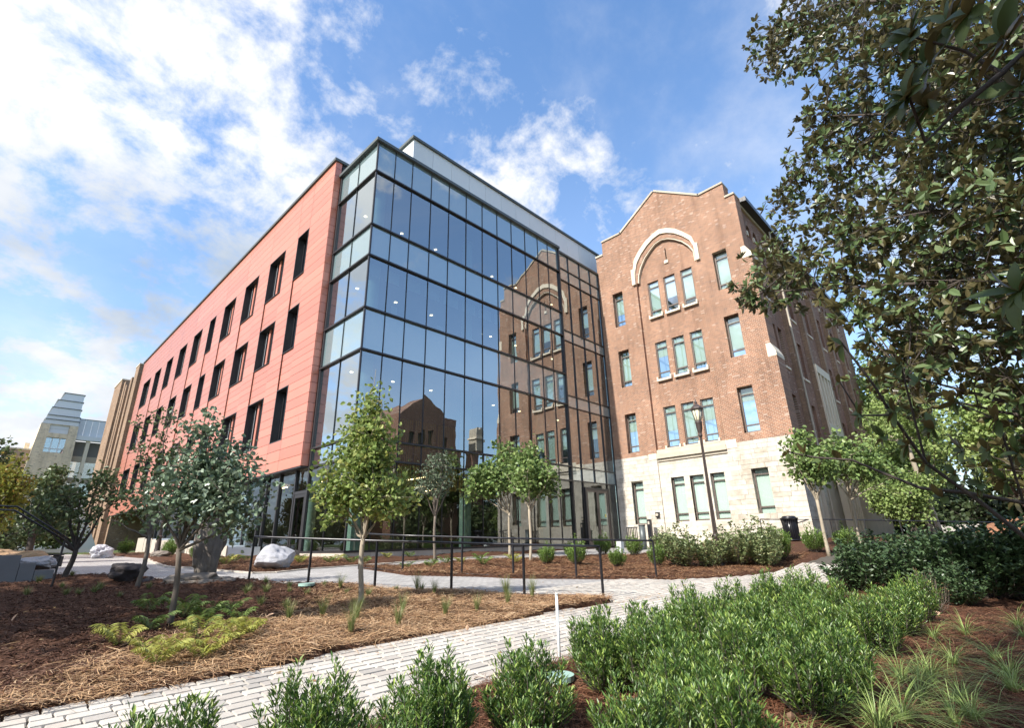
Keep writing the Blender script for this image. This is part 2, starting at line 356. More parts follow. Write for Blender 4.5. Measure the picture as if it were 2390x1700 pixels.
def ground_mat():
    m = Mat('bark_mulch'); p = m.pos(); s = m.n('ShaderNodeSeparateXYZ', {0: p})
    nz = m.noise(14., 8, .7); n2 = m.noise(60., 4, .7); big = m.noise(.5, 3, .5)
    c = m.ramp(m.math('ADD', m.math('MULTIPLY', nz, .6), m.math('MULTIPLY', n2, .4)), [(.3, (.035, .018, .012)), (.5, (.085, .042, .026)), (.68, (.16, .085, .05)), (.85, (.26, .16, .1))])
    g = m.ramp(m.noise(5., 5, .6), [(.3, (.05, .08, .03)), (.7, (.11, .14, .05))])
    # lawn and leaf litter far away from the planting beds
    d = m.n('ShaderNodeVectorMath', {0: p, 1: (0, -6, 2)}, operation='DISTANCE').outputs['Value']
    far = m.n('ShaderNodeMapRange', {0: m.math('ADD', d, m.math('MULTIPLY', big, 12.)), 1: 34., 2: 40.}).outputs[0]
    m.pbr(m.mix(far, c, g), .95, .15, 0., m.bump(m.math('ADD', nz, m.math('MULTIPLY', n2, .5)), .9, .04)); return m.m
M['ground'] = ground_mat()
def paver_mat(name, stops, bump=.3):
    m = Mat(name); g = m.n('ShaderNodeNewGeometry'); r = m.math('FRACT', m.math('ADD', g.outputs['Random Per Island'], m.n('ShaderNodeObjectInfo').outputs['Random']))
    c = m.ramp(r, stops); nz = m.noise(22., 6, .7); big = m.noise(.8, 4, .6)
    k = m.n('ShaderNodeVectorMath', {0: c}, operation='SCALE'); m.set(k.inputs['Scale'], m.math('ADD', .55, m.math('ADD', m.math('MULTIPLY', nz, .42), m.math('MULTIPLY', big, .5))))
    m.pbr(k.outputs[0], .8, .3, 0., m.bump(nz, bump, .01)); return m.m
M['paver'] = paver_mat('warm_grey_paver', [(0, (.42, .39, .345)), (.5, (.51, .475, .42)), (.8, (.45, .40, .345)), (1, (.35, .33, .30))])
M['joint'] = simple('sand_joint', (.085, .075, .06), .95, .3, 9., bump=.4)
M['path'] = None
def pathtex():
    m = Mat('paved_path_far'); p = m.pos(); s = m.n('ShaderNodeSeparateXYZ', {0: p}); v = m.n('ShaderNodeCombineXYZ', {0: s.outputs[0], 1: s.outputs[1]}).outputs[0]
    b = m.n('ShaderNodeTexBrick', {'Vector': v, 'Scale': 1., 'Mortar Size': .006, 'Brick Width': .24, 'Row Height': .12, 'Color1': (.39, .375, .355, 1), 'Color2': (.29, .28, .27, 1), 'Mortar': (.12, .11, .1, 1)})
    nz = m.noise(1.2, 5, .6); k = m.n('ShaderNodeVectorMath', {0: b.outputs[0]}, operation='SCALE'); m.set(k.inputs['Scale'], m.math('ADD', .8, m.math('MULTIPLY', nz, .5)))
    m.pbr(k.outputs[0], .85, .3, 0., m.bump(m.math('MULTIPLY', b.outputs['Fac'], -1.), .4, .01)); return m.m
M['path'] = pathtex()
M['asph'] = simple('light_concrete_walk', (.40, .39, .37), .9, .12, 3.)

# ---------------------------------------------------------------- terrain and paths
def S_(t): t = np.clip(t, 0, 1); return t*t*(3-2*t)
def zg(x, y):
    x = np.asarray(x, float); y = np.asarray(y, float)
    yy = np.maximum(y, -34)
    z = 2.2+np.where(yy < 0, .06*yy, .012*np.minimum(yy, 40))
    return z+.9*S_((x-6)/14)*S_((-y-1)/9)
def inpoly(x, y, P):
    c = np.zeros(np.shape(x), bool); n = len(P)
    for i in range(n):
        x1, y1 = P[i]; x2, y2 = P[i-1]
        with np.errstate(divide='ignore', invalid='ignore'):
            c ^= ((y1 > y) != (y2 > y)) & (x < (x2-x1)*(y-y1)/(y2-y1+1e-12)+x1)
    return c
PA = [(-30, -12.58), (-7.6, -12.55), (-6.4, -12.3), (-4.5, -12.35), (-2.2, -12.25), (-.7, -12.35), (-.25, -11.9), (4.4, -11.1), (8.4, -12.4), (13, -12.9), (22, -12.9), (22, -14.6), (8, -14.4), (2.8, -14.25), (-5, -14.55), (-7.4, -14.62), (-30, -14.7)]
PR = [(-.25, -11.9), (-1.4, -10.6), (-2.31, -9.11), (-3.28, -7.61), (-4.19, -6.1), (-5.1, -4.95), (-6.39, -3.92), (-6.83, -3.1), (-7.58, -1.81), (-8.44, -.98), (-12.5, .5), (-14, 14), (-13, 30), (-4.9, 30), (-3.9, 20), (-4.1, 12.7), (-4.0, 11.2), (-4.9, 6), (-5.7, -.1), (-5.3, -.57), (-4.8, -1.9), (-4.3, -3.05), (-3.8, -3.2), (-2.54, -2.72), (-.4, -2.5), (3, -1.9), (9, -1.7), (12.4, -.3), (19, -.3), (19, -6.5), (14, -6.3), (10.7, -5.6), (8.1, -3.9), (3.4, -3.2), (-1.2, -3.3), (-1.15, -5.77), (.2, -7.1), (.85, -8.15), (3.8, -10.5), (4.4, -11.1)]
def onpath(x, y): return inpoly(x, y, PA) | inpoly(x, y, PR)
def bedz(x, y):
    """top of the planted ground"""
    n = .05*np.sin(x*1.3+.7*y)+.04*np.sin(2.1*y-.8*x+1)+.025*np.sin(4.3*x+3.1*y)
    return zg(x, y)+.07+n*.6
ax_ = np.concatenate([np.linspace(-400, -40, 26)[:-1], np.linspace(-40, -14, 40)[:-1], np.linspace(-14, 14, 281)[:-1], np.linspace(14, 40, 50)[:-1], np.linspace(40, 500, 30)])
ay_ = np.concatenate([np.linspace(-400, -40, 26)[:-1], np.linspace(-40, -20, 30)[:-1], np.linspace(-20, 2, 221)[:-1], np.linspace(2, 40, 60)[:-1], np.linspace(40, 500, 30)])
GX, GY = np.meshgrid(ax_, ay_)
pm = onpath(GX, GY)
GZ = np.where(pm, zg(GX, GY)-.05, bedz(GX, GY)+rng.normal(0, .012, GX.shape)*(np.abs(GX) < 14))
inb = (GX > -.3) & (GY > .05) & (GX < 19.2) & (GY < 49.5)
GZ = np.where(inb, zg(GX, GY)-.3, GZ)
ny_, nx_ = GX.shape; ii = np.arange(ny_-1)[:, None]*nx_+np.arange(nx_-1)[None]
gm = npmesh('ground', np.stack([GX, GY, GZ], -1).reshape(-1, 3), np.stack([ii, ii+1, ii+nx_+1, ii+nx_], -1).reshape(-1, 4), M['ground'], True)
props(link_mesh('ground', gm), kind='structure')
def drape(name, P, mat, dz, step=.5):
    xs = np.array(P)[:, 0]; ys = np.array(P)[:, 1]
    pts = [Vector(p) for p in P]
    # subdivide edges and add inner points so that the sheet follows the slope
    q = []
    for i in range(len(P)):
        a, b = np.array(P[i], float), np.array(P[(i+1) % len(P)], float); k = max(1, int(np.linalg.norm(b-a)/step))
        q += [Vector(a+(b-a)*j/k) for j in range(k)]
    gx, gy = np.meshgrid(np.arange(xs.min(), xs.max(), step), np.arange(ys.min(), ys.max(), step)); gx = gx.ravel()+.013; gy = gy.ravel()+.017
    k = inpoly(gx, gy, P); inner = [Vector((a, b)) for a, b in zip(gx[k], gy[k])]
    vs, es, fs, *_ = delaunay_2d_cdt(q+inner, [], [list(range(len(q)))], 1, 1e-5)
    v = np.array([(a[0], a[1]) for a in vs]); z = zg(v[:, 0], v[:, 1])+dz
    me = npmesh(name, np.column_stack([v, z]), np.array([f[:3] for f in fs]), mat)
    return me
path = link_mesh('path', drape('path', PA, M['joint'], .004, .6)); props(path, kind='structure')
path2 = link_mesh('footpath', drape('footpath', PR, M['path'], .012, .6)); props(path2, kind='structure')
# pavers laid lengthwise, running bond with mixed lengths
_pv = None
def paver_mesh():
    b = MB(); b.add([(-.5, -.5, 0), (.5, -.5, 0), (.5, .5, 0), (-.5, .5, 0), (-.47, -.44, 1), (.47, -.44, 1), (.47, .44, 1), (-.47, .44, 1)], [(4, 5, 6, 7), (0, 1, 5, 4), (1, 2, 6, 5), (2, 3, 7, 6), (3, 0, 4, 7)])
    return b.mesh('paver', M['paver'])
_pv = paver_mesh()
pav = []
y = -14.6
row = 0
while y < -10.2:
    h = .15; x = -16+rng.random()*.3
    while x < 11:
        L = [.15, .225, .30][rng.integers(3)] if row % 2 == 0 else [.225, .30][rng.integers(2)]
        cx, cy = x+L/2, y+h/2
        if onpath(np.array([cx-L/2]), np.array([cy]))[0] and onpath(np.array([cx+L/2]), np.array([cy]))[0]: pav.append((cx, cy, L-.013, h-.013))
        x += L
    y += h; row += 1
# light edging course on both sides of the walk and along the upper path
pav = np.array(pav); camxy = np.array([-10.06, -18.7])
d = np.linalg.norm(pav[:, :2]-camxy, axis=1)
dirv = np.array([math.sin(yaw), math.cos(yaw)]); rel = (pav[:, :2]-camxy)
ang = np.arctan2(rel[:, 0]*dirv[1]-rel[:, 1]*dirv[0], rel@dirv)
vis = (np.abs(ang) < R(47)) & (d > 4.6); order = np.argsort(np.where(vis, d, 1e3))
for k in order[:295]:
    cx, cy, L, h = pav[k]; o = link_mesh('paver', _pv, path, (cx, cy, float(zg(cx, cy))+.006+rng.normal(0, .0015)), (L, h, .032))
    o.rotation_euler = (math.atan(.06)+rng.normal(0, .006), rng.normal(0, .006), rng.normal(0, .008))
rest = pav[order[295:]]
tv = np.array([v.co[:] for v in _pv.vertices]); tf = np.array([p.vertices[:] for p in _pv.polygons])
V = tv[None]*np.stack([rest[:, 2], rest[:, 3], np.full(len(rest), .032)], -1)[:, None]
V[..., 0] += rest[:, None, 0]; V[..., 1] += rest[:, None, 1]
V[..., 2] += zg(V[..., 0], V[..., 1])+.006+rng.normal(0, .0015, len(rest))[:, None]
F = tf[None]+np.arange(len(rest))[:, None, None]*8
props(link_mesh('pavers', npmesh('pavers', V.reshape(-1, 3), F.reshape(-1, 4), M['paver']), path), kind='stuff')
def kerb_run(name, pts, w, h, mat, parent, dz=0):
    for a, b in zip(pts[:-1], pts[1:]):
        a = np.array(a, float); b = np.array(b, float); n = max(1, int(np.linalg.norm(b-a)/.9))
        for i in range(n):
            p = a+(b-a)*i/n; q = a+(b-a)*(i+1)/n; t = (q-p)/np.linalg.norm(q-p); s = np.array([-t[1], t[0]])*w/2; q = q-t*.008
            c = [p-s, q-s, q+s, p+s]; mb = MB(); zb = [float(zg(*v)) for v in c]
            mb.add([(v[0], v[1], z-.15) for v, z in zip(c, zb)]+[(v[0], v[1], z+h+dz) for v, z in zip(c, zb)], [(4, 5, 6, 7), (0, 1, 5, 4), (1, 2, 6, 5), (2, 3, 7, 6), (3, 0, 4, 7)])
            mb.build(name, mat, parent)
kerb_run('edging', [(-5.7, -.1), (-5.3, -.57), (-4.8, -1.9), (-4.3, -3.05), (-3.8, -3.2), (-2.54, -2.72), (-.4, -2.5), (3, -1.9), (9, -1.7)], .13, .045, M['conc'], path2)
kerb_run('edging', [(-4.0, 11.2), (-4.9, 6), (-5.7, -.1)], .16, .05, M['conc'], path2)
kerb_run('edging', [(-8.44, -.98), (-7.58, -1.81), (-6.83, -3.1), (-6.39, -3.92), (-5.1, -4.95), (-4.19, -6.1), (-3.28, -7.61), (-2.31, -9.11), (-1.4, -10.6), (-.25, -11.9)], .13, .05, M['conc'], path2)

# ---------------------------------------------------------------- glass and red clad building
ZC, Z1, Z2, Z3, Z4, Z5, Z6, Z7, ZB = 22.32, 20.33, 17.2, 15.5, 12.8, 10.78, 6.91, 6.06, 2.47
gb = empty('glass_and_panel_building', (0, 0, 2.2), 'modern four storey building with blue glass corner and red panel wing', 'building')
XM = [0, 1.06, 2.13, 3.39, 4.64, 5.92, 7.18, 8.42, 9.68, 10.96, 12.22, 13.26, 14.38]
XR = [14.38, 15.48, 16.82, 18.12, 19.19]
bands = [ZC-.16, Z1, Z2, Z3, Z4, Z5, Z6, Z7, ZB]
def pane(x0, x1, z0, z1, kind, side='Y'):
    g = .022; m = MB(); t = rng.normal(0, .0022, 2); w = (x1-x0)/2-g; h = (z1-z0)/2-g
    c = [(-w, -h), (w, -h), (w, h), (-w, h)]
    V = []
    for dd in (0, .028):
        for a, b in c:
            q = a*t[0]+b*t[1]+dd
            V.append(((x0+x1)/2+a, q+.03, (z0+z1)/2+b) if side == 'Y' else (q+.03, (x0+x1)/2+a, (z0+z1)/2+b))
    F = [(0, 1, 2, 3), (0, 1, 5, 4), (1, 2, 6, 5), (2, 3, 7, 6), (3, 0, 4, 7)] if side == 'Y' else [(3, 2, 1, 0), (0, 1, 5, 4), (1, 2, 6, 5), (2, 3, 7, 6), (3, 0, 4, 7)]
    if kind != 'spand': F = F[:1]+F[1:]
    m.add(V, F); m.build('glass_pane' if kind != 'spand' else 'spandrel_pane', M[kind], gb)
kinds = ['spand', 'glass', 'spand', 'glass', 'spand', 'glass', 'glass', 'gglass']
for i in range(len(bands)-1):
    for a, b in zip(XM[:-1], XM[1:]): pane(a, b, bands[i+1], bands[i], kinds[i])
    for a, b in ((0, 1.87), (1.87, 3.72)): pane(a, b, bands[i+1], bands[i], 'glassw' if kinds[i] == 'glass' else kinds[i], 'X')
rb = [21.93, 20.72, 19.81, 15.98, 15.24, 11.42, 10.66, 6.88, 6.08]; rk = ['spand', 'spand', 'glass', 'spand', 'glass', 'spand', 'glass', 'spand']
for i in range(8):
    for a, b in zip(XR[:-1], XR[1:]): pane(a, b, rb[i+1], rb[i], rk[i])
# lower part of the entrance bay: side pane, door, side pane
pane(14.38, 15.6, 2.3, 6.08, 'gglass'); pane(18.05, 19.19, 2.3, 6.08, 'gglass'); pane(15.6, 18.05, 5.72, 6.08, 'gglass')
def mull(name, x0, x1, y0, y1, z0, z1): return blk(name, M['mull'], x0, x1, y0, y1, z0, z1, gb)
for z in (Z1, Z2, Z3, Z4, Z5, Z6, Z7):
    mull('transom', -.07, 14.38, -.085, .06, z-.038, z+.038); mull('transom', -.085, .055, -.06, 3.80, z-.037, z+.037)
for x in XM[1:-1]: mull('mullion', x-.012, x+.012, -.008, .05, ZB, ZC-.17)
mull('mullion', -.008, .05, 1.87-.012, 1.87+.012, ZB, ZC-.17)
mull('corner_mullion', -.04, .035, -.04, .035, ZB, ZC-.17)
mull('mullion', -.05, .08, 3.70, 3.81, 2.2, ZC-.17)
mull('mullion', 14.33, 14.43, -.10, .07, 2.3, 22.1)
for x in XR[1:]: mull('mullion', x-.02, x+.02, -.04, .05, 6.1 if x in (16.82,) else 2.3, 21.9)
for z in rb[1:]: mull('transom', 14.43, 19.2, -.05, .055, z-.026, z+.026)
blk('sill_transom', M['mull'], -.05, 14.35, -.07, .08, ZB-.03, ZB+.05, gb); blk('sill_transom', M['mull'], -.07, .08, -.05, 3.72, ZB-.031, ZB+.049, gb)
# coping and roof screen
blk('coping', M['cap'], -.16, 14.45, -.16, .5, ZC-.17, ZC, gb); blk('coping', M['cap'], -.161, .5, .5, 3.84, ZC-.171, ZC-.001, gb)
blk('coping', M['cap'], 14.45, 19.22, -.09, .5, 21.93, 22.06, gb)
blk('roof_slab', M['slab'], .1, 19.1, .5, 48, 21.6, 21.9, gb)
px_ = [2.73, 4.13, 5.56, 6.98, 8.39, 9.82, 11.25, 12.68, 14.1, 15.56, 16.95, 18.42, 19.85, 21.1]
for a, b in zip(px_[:-1], px_[1:]): blk('screen_panel', M['white'], a+.008, b-.008, 1.0, 1.06, 21.95, 24.86, gb)
for k in range(6): blk('screen_panel', M['white'], 2.73, 2.79, 1.06+k*1.4, 1.06+k*1.4+1.385, 21.95, 24.86, gb)
blk('screen_backing', M['dark'], 2.80, 21.05, 1.07, 1.12, 21.9, 24.8, gb); blk('screen_backing', M['dark'], 2.80, 2.85, 1.13, 9.4, 21.9, 24.8, gb)
blk('screen_coping', M['cap'], 2.60, 21.2, .88, 1.3, 24.86, 25.02, gb); blk('screen_coping', M['cap'], 2.60, 3.0, 1.3, 9.6, 24.861, 25.02, gb)
# concrete plinth in pieces
xs = [0, 1.1, 2.2, 3.4, 4.65, 5.9, 7.2, 8.4, 9.7, 11, 12.2, 13.3, 14.38]
for a, b in zip(xs[:-1], xs[1:]): blk('plinth_stone', M['conc'], a-(.06 if a == 0 else -.006), b-.006, -.06, .2, 1.9, ZB-.03, gb)
for a, b in ((-.055, 1.8), (1.81, 3.72), (5.1, 6.9), (6.91, 8.9), (8.91, 12)): blk('plinth_stone', M['conc'], -.061, .2, a if a > 0 else .2, b-.006, 1.9, ZB-.032, gb)
# interior: floor slabs, back wall, columns, lights
for z0, z1 in ((ZC-2.2, ZC-1.7), (Z3+.15, Z2-.1), (Z5+.1, Z4-.1), (Z7-.1, Z6-.2)):
    if z0 < 7: blk('floor_slab', M['slab'], .35, 19.0, 7.5, 18, z0, z1, gb)
    else: blk('floor_slab', M['slab'], .2, 19.0, .18, 18, z0, z1, gb)
blk('ground_floor', M['floor'], .2, 19.1, .1, 48, 2.25, 2.4, gb)
blk('interior_wall', M['inner'], .3, 19, 11, 11.3, 2.4, 21.6, gb)
blk('interior_wall', M['inner'], 19.1, 19.22, .12, 48, 2.2, 21.85, gb); blk('interior_wall', M['inner'], 12.2, 12.4, 4.2, 11, 6.4, 21.6, gb)
for x, y in ((.95, 1.15), (7.3, 1.5), (13.4, 1.5)):
    c = MB(); c.tube([(x, y, 2.4), (x, y, 21.6)], .30, 20, False); c.build('column', M['teal'], gb, True)
for y in (5.9, 12, 18): c = MB(); c.tube([(1.2, y, 2.4), (1.2, y, 6.2)], .28, 16, False); c.build('column', M['teal'], gb, True)
blk('facade_pier', M['teal'], .35, .75, .25, .32, 2.5, 6.0, gb)
for zc_, y_ in ((ZC-2.2, 3.4), (Z5+.1, 3.4), (Z3+.15, 3.6)):
    for x in (1.4, 3.8, 6.3, 8.8, 11.2, 13.6, 15.8, 17.6):
        c = MB(); c.tube([(x, y_, zc_-.02), (x, y_, zc_+.01)], .09, 12); c.build('downlight', M['lamp_on'], gb)
for x, y, L in ((2.1, 2.2, 1.4), (3.6, 3.4, 1.7), (5.1, 2.0, 1.6), (5.4, 5, 1.6), (7.0, 2.6, 1.5), (7.6, 4.8, 2.), (9.1, 2.4, 1.6), (9.4, 6, 1.8), (11.1, 3., 1.6), (12.2, 5.2, 1.4), (3.9, 8, 1.3), (1.9, 6.3, 1.4), (1.6, 10, 1.4), (2.3, 14, 1.6), (6.2, 8.5, 1.6), (8.4, 9, 1.2)):
    blk('linear_light', M['line_on'], x, x+.06, y, y+L, 5.82, 5.86, gb)
blk('ceiling', M['inner'], .3, 19, .3, 11, 6.14, 6.2, gb) if False else None
for k in range(46):
    x = 2.35+k*.115
    if int(k/11.6) % 1 == 0 and k % 12 != 11: blk('wood_slat', M['slatw'], x, x+.045, 1.0, 1.06, 5.1, 8.3, gb)
for k, x in enumerate(XM[:-1]):
    if k < 11: blk('roller_blind', M['blindw'], x+.18, XM[k+1]-.12, .5, .52, 14.78, 15.42, gb)
for k, (x, w, h) in enumerate(((1.0, .8, 1.3), (2.2, .7, 1.2), (5.1, .8, 1.0), (7.3, .9, .9))):
    blk('hanging_sheet', M['blindw'], x, x+w*.5, 1.4, 1.42, 12.9, 12.9+h, gb)
# entrance door: two leaves with handles
for x0, x1 in ((15.68, 16.82), (16.84, 17.98)):
    mb = MB(); z1 = 5.62
    mb.box(x0, x0+.12, -.09, -.02, 2.3, z1); mb.box(x1-.12, x1, -.09, -.02, 2.3, z1); mb.box(x0+.12, x1-.12, -.09, -.02, z1-.13, z1); mb.box(x0+.12, x1-.12, -.09, -.02, 2.3, 2.6)
    d_ = mb.build('door', M['frame'], gb)
    g_ = MB(); g_.box(x0+.12, x1-.12, -.06, -.045, 2.6, z1-.13); g_.build('door_glass', M['gglass'], d_)
    hx = x1-.16 if x0 < 16 else x0+.16
    h_ = MB(); h_.tube([(hx, -.10, 3.2), (hx, -.16, 3.22), (hx, -.16, 4.5), (hx, -.10, 4.52)], .018, 8); h_.build('handle', M['mull'], d_)
mull('door_frame', 15.54, 15.67, -.12, .05, 2.3, 5.75); mull('door_frame', 17.99, 18.11, -.12, .05, 2.3, 5.75); mull('door_frame', 15.67, 17.99, -.12, .05, 5.63, 5.75)
bl = MB(); bl.box(17.5, 17.62, -.075, -.068, 4.0, 4.2); bl.build('notice', simple('yellow_white_notice', (.75, .68, .25), .6), gb)
# red clad wing
XD = -.41
courses = [23.15, 22.7, 22.2, 21.72, 21.2, 20.72, 20.0, 19.46, 18.96, 18.55, 18.15, 17.7, 17.15, 16.62, 16.1, 15.57, 15.2, 14.8, 14.35, 13.8, 13.3, 12.62, 12.2, 11.8, 11.4, 10.95, 10.52, 10.1, 9.6, 9.1, 8.65, 8.2, 7.7, 7.2, 6.66, 6.14]
cols = [(6.45, 7.87, 1), (9.65, 12.0, 2), (13.9, 16.3, 2), (18.2, 20.6, 2), (22.6, 24.05, 1), (26.05, 28.35, 2), (30.4, 32.7, 2), (34.9, 37.1, 2), (39.3, 41.7, 2), (43.6, 46.8, 2)]
rows = [(17.15, 20.0), (12.62, 15.2), (7.7, 10.52)]
segs = []
for i in range(len(courses)-1):
    z1, z0 = courses[i], courses[i+1]
    brk = [3.86, 6.4, 8.0, 12.1, 16.4, 20.7, 24.1, 28.4, 32.8, 37.2, 41.8, 49.6] if (z0 >= 19.99 or z1 <= 7.71) else None
    if brk:
        for a, b in zip(brk[:-1], brk[1:]): segs.append((a, b, z0, z1, 0))
    else:
        e = 3.86
        for (a, b, n) in cols:
            segs.append((e, a-.035, z0, z1, 0)); e = b+.035
            mid = (z0+z1)/2
            if not any(r0 < mid < r1 for r0, r1 in rows): segs.append((a+.035, b-.035, z0, z1, .05))
        segs.append((e, 49.6, z0, z1, 0))
segs.sort(key=lambda s: (s[0]+s[1])/2+abs(s[2]-12)*.15)
stuff = MB()
for k, (a, b, z0, z1, dp) in enumerate(segs):
    g = .009
    if k < 285: blk('panel', M['red'], XD+dp, XD+dp+.05, a+g, b-g, z0+g, z1-g, gb)
    else: stuff.box(XD+dp, XD+dp+.05, a+g, b-g, z0+g, z1-g)
o = stuff.build('cladding_panels', M['red'], gb); props(o, kind='stuff')
for i in range(len(courses)-1):
    z1, z0 = courses[i], courses[i+1]; blk('end_panel', M['red'], XD+.05, -.055, 3.86, 3.91, z0+.009, z1-.009, gb)
holes = [rect(a-.0, b+.0, r0, r1) for (a, b, n) in cols for r0, r1 in rows]
mb = holed(rect(3.9, 49.6, 6.14, 23.15), holes, lambda a, b, c: (XD+.11+c, a, b), .35, .38); mb.build('wall_backing', M['dark'], gb)
blk('soffit', M['mull'], XD+.02, .0, 3.9, 49.6, 6.08, 6.135, gb)
blk('coping', M['cap'], XD-.10, .6, 3.78, 49.7, 23.15, 23.32, gb)
blk('parapet_back', M['white'], .35, .45, 3.95, 49.6, 21.9, 23.15, gb)
blk('parapet_return', M['mull'], -.055, .35, 3.9, 3.96, 22.3, 23.15, gb)
def red_window(a, b, n, r0, r1):
    x0 = XD+.36; fr = MB(); t = .05
    parts = [(a+.03, b-.03)] if n == 1 else [(a+.03, (a+b)/2+.12), ((a+b)/2+.42, b-.03)]
    gl = []
    for p, q in parts:
        fr.box(x0, x0+.09, p, p+t, r0, r1); fr.box(x0, x0+.09, q-t, q, r0, r1); fr.box(x0, x0+.09, p+t, q-t, r0, r0+t); fr.box(x0, x0+.09, p+t, q-t, r1-t, r1)
        m_ = (p+q)/2; fr.box(x0-.03, x0+.08, m_-.035, m_+.035, r0+t, r1-t); gl += [(p+t, m_-.035), (m_+.035, q-t)]
    # dark metal lining of the opening standing slightly proud
    fr.box(XD-.012, x0, b-.03, b+.012, r0-.012, r1+.012); fr.box(XD-.012, x0, a-.012, a+.03, r0-.012, r1+.012)
    fr.box(XD-.012, x0, a+.03, b-.03, r1-.03, r1+.012); fr.box(XD-.012, x0, a+.03, b-.03, r0-.012, r0+.02)
    w = fr.build('window', M['mull'], gb)
    for p, q in gl:
        g = MB(); g.add([(x0+.03, p, r0+t), (x0+.03, q, r0+t), (x0+.03, q, r1-t), (x0+.03, p, r1-t)], [(3, 2, 1, 0)]); g.build('pane', M['wglass'], w)
    for p, q in parts:
        m_ = (p+q)/2; f_ = MB(); f_.box(x0-.045, x0-.031, m_-.03, m_+.03, r0+t, r1-t); f_.build('mullion', M['silver'], w)
    if n == 2:
        f_ = MB(); f_.box(x0-.07, x0-.01, (a+b)/2+.15, (a+b)/2+.39, r0+.02, r1-.03); f_.build('fin', M['red'], w)
for (a, b, n) in cols:
    for r0, r1 in rows: red_window(a, b, n, r0, r1)
blk('dim_room', M['inner'], .9, 1.0, 4.2, 49, 6.4, 21.5, gb)
# ground floor glazing below the red wing
ym = [3.81, 5.07, 6.88, 8.45, 9.12, 11.0, 12.7, 14.5, 16.3, 18.1, 20, 22, 24, 27, 30]
for k, (a, b) in enumerate(zip(ym[:-1], ym[1:])):
    if k: pane(a, b, 2.45, 6.08, 'gglass', 'X')
    mull('mullion', -.06, .09, b-.055, b+.055, 2.25, 6.08)
mull('transom', -.05, .06, 3.81, 5.02, 4.95, 5.09); pane(3.81, 5.02, 5.09, 6.08, 'gglass', 'X')
mb = MB(); mb.box(-.04, .02, 3.83, 3.97, 2.3, 4.94); mb.box(-.04, .02, 4.86, 5.0, 2.3, 4.94); mb.box(-.04, .02, 3.97, 4.86, 4.8, 4.94); mb.box(-.04, .02, 3.97, 4.86, 2.3, 2.55)
d_ = mb.build('door', M['mull'], gb); g_ = MB(); g_.box(-.02, -.005, 3.97, 4.86, 2.55, 4.8); g_.build('door_glass', M['gglass'], d_)

# ---------------------------------------------------------------- brick gabled building
XE = 19.24
bb = empty('gabled_brick_building', (19.24, -5.4, 2.2), 'old red brick building with stepped gable, pale arch and limestone base', 'building')
fg = lambda a, b, c: (XE+c, a, b)
wl = (-1.97, -1.13); wr = (-9.6, -8.72); tri_ = [(-4.72, -3.88), (-5.95, -5.1), (-7.18, -6.35)]
W4, W3, W2, W1 = (17.1, 19.75), (12.6, 15.2), (8.05, 10.7), (3.6, 6.22)
rv = [(17.25, 19.95), (12.75, 15.42), (8.2, 10.88), (3.72, 6.33)]
rl = [(17.15, 19.83), (12.6, 15.28), (8.05, 10.68), (3.52, 6.14)]
arch_in = [(-7.60, 20.0), (-7.58, 20.75), (-7.3, 21.3), (-6.9, 21.8), (-6.35, 22.25), (-5.9, 22.5), (-5.42, 22.62), (-4.9, 22.5), (-4.5, 22.2), (-4.0, 21.75), (-3.6, 21.15), (-3.38, 20.6), (-3.28, 20.0)]
arch_o = [(-7.80, 20.0), (-7.80, 21.0), (-7.62, 21.75), (-7.1, 22.35), (-6.6, 22.85), (-6.0, 23.2), (-5.42, 23.38), (-4.85, 23.2), (-4.25, 22.88), (-3.7, 22.4), (-3.25, 21.85), (-3.05, 21.0), (-3.05, 20.0)]
recess = [(-7.62, 7.72), (-3.16, 7.72), (-3.16, 19.9)]+arch_in[::-1][0:]+[(-7.62, 19.9)]
outline = [(-10.72, 7.75), (-10.72, 23.45), (-10.15, 23.45), (-10.15, 24.6), (-8.5, 24.55), (-5.38, 26.66), (-2.33, 24.55), (-.63, 24.53), (-.63, 23.4), (0.0, 23.4), (0.0, 7.75), (-3.16, 7.75), (-3.16, 19.9)]+arch_in[::-1]+[(-7.62, 19.9), (-7.62, 7.75)]
hl = [rect(wl[0], wl[1], *rl[k]) for k in range(3)]+[rect(wr[0], wr[1], *rv[k]) for k in range(3)]
holed(outline, hl, fg, .9, .42).build('brick_wall', M['brick'], bb)
hc = [rect(a, b, *w) for a, b in tri_ for w in (W4, W3, W2)]+[[(-5.58, 20.95), (-5.50, 20.95), (-5.50, 21.9), (-5.58, 21.9)]]
holed([(-7.9, 7.7), (-2.9, 7.7), (-2.9, 23.0), (-7.9, 23.0)], hc, lambda a, b, c: (XE+.24+c, a, b), .3, .16).build('bay_wall', M['brick'], bb)
# pale arch: outer roll and inner roll
def band_(outer, inner, x0, x1, name, mat):
    mb = MB(); n = len(outer); V = []
    for (a, b), (c, d) in zip(outer, inner): V += [(x1, a, b), (x0, a, b), (x0, c, d), (x1, c, d)]
    F = []
    for i in range(n-1):
        o1 = i*4; o2 = o1+4
        for j in range(3): F.append((o1+j, o1+j+1, o2+j+1, o2+j))
    F += [(0, 1, 2, 3), (n*4-1, n*4-2, n*4-3, n*4-4)]; mb.add(V, F); return mb.build(name, mat, bb)
mid_ = [((a+c)/2, (b+d)/2) for (a, b), (c, d) in zip(arch_o, arch_in)]
band_(arch_o, mid_, XE-.10, XE+.05, 'arch_hood', M['trim'])
q1 = [(a+(c-a)*.12, b+(d-b)*.12) for (a, b), (c, d) in zip(mid_, arch_in)]
band_(q1, [(a*1.0+(-5.42-a)*.03, b-.07) for a, b in arch_in], XE+.03, XE+.24, 'arch_moulding', M['trim'])
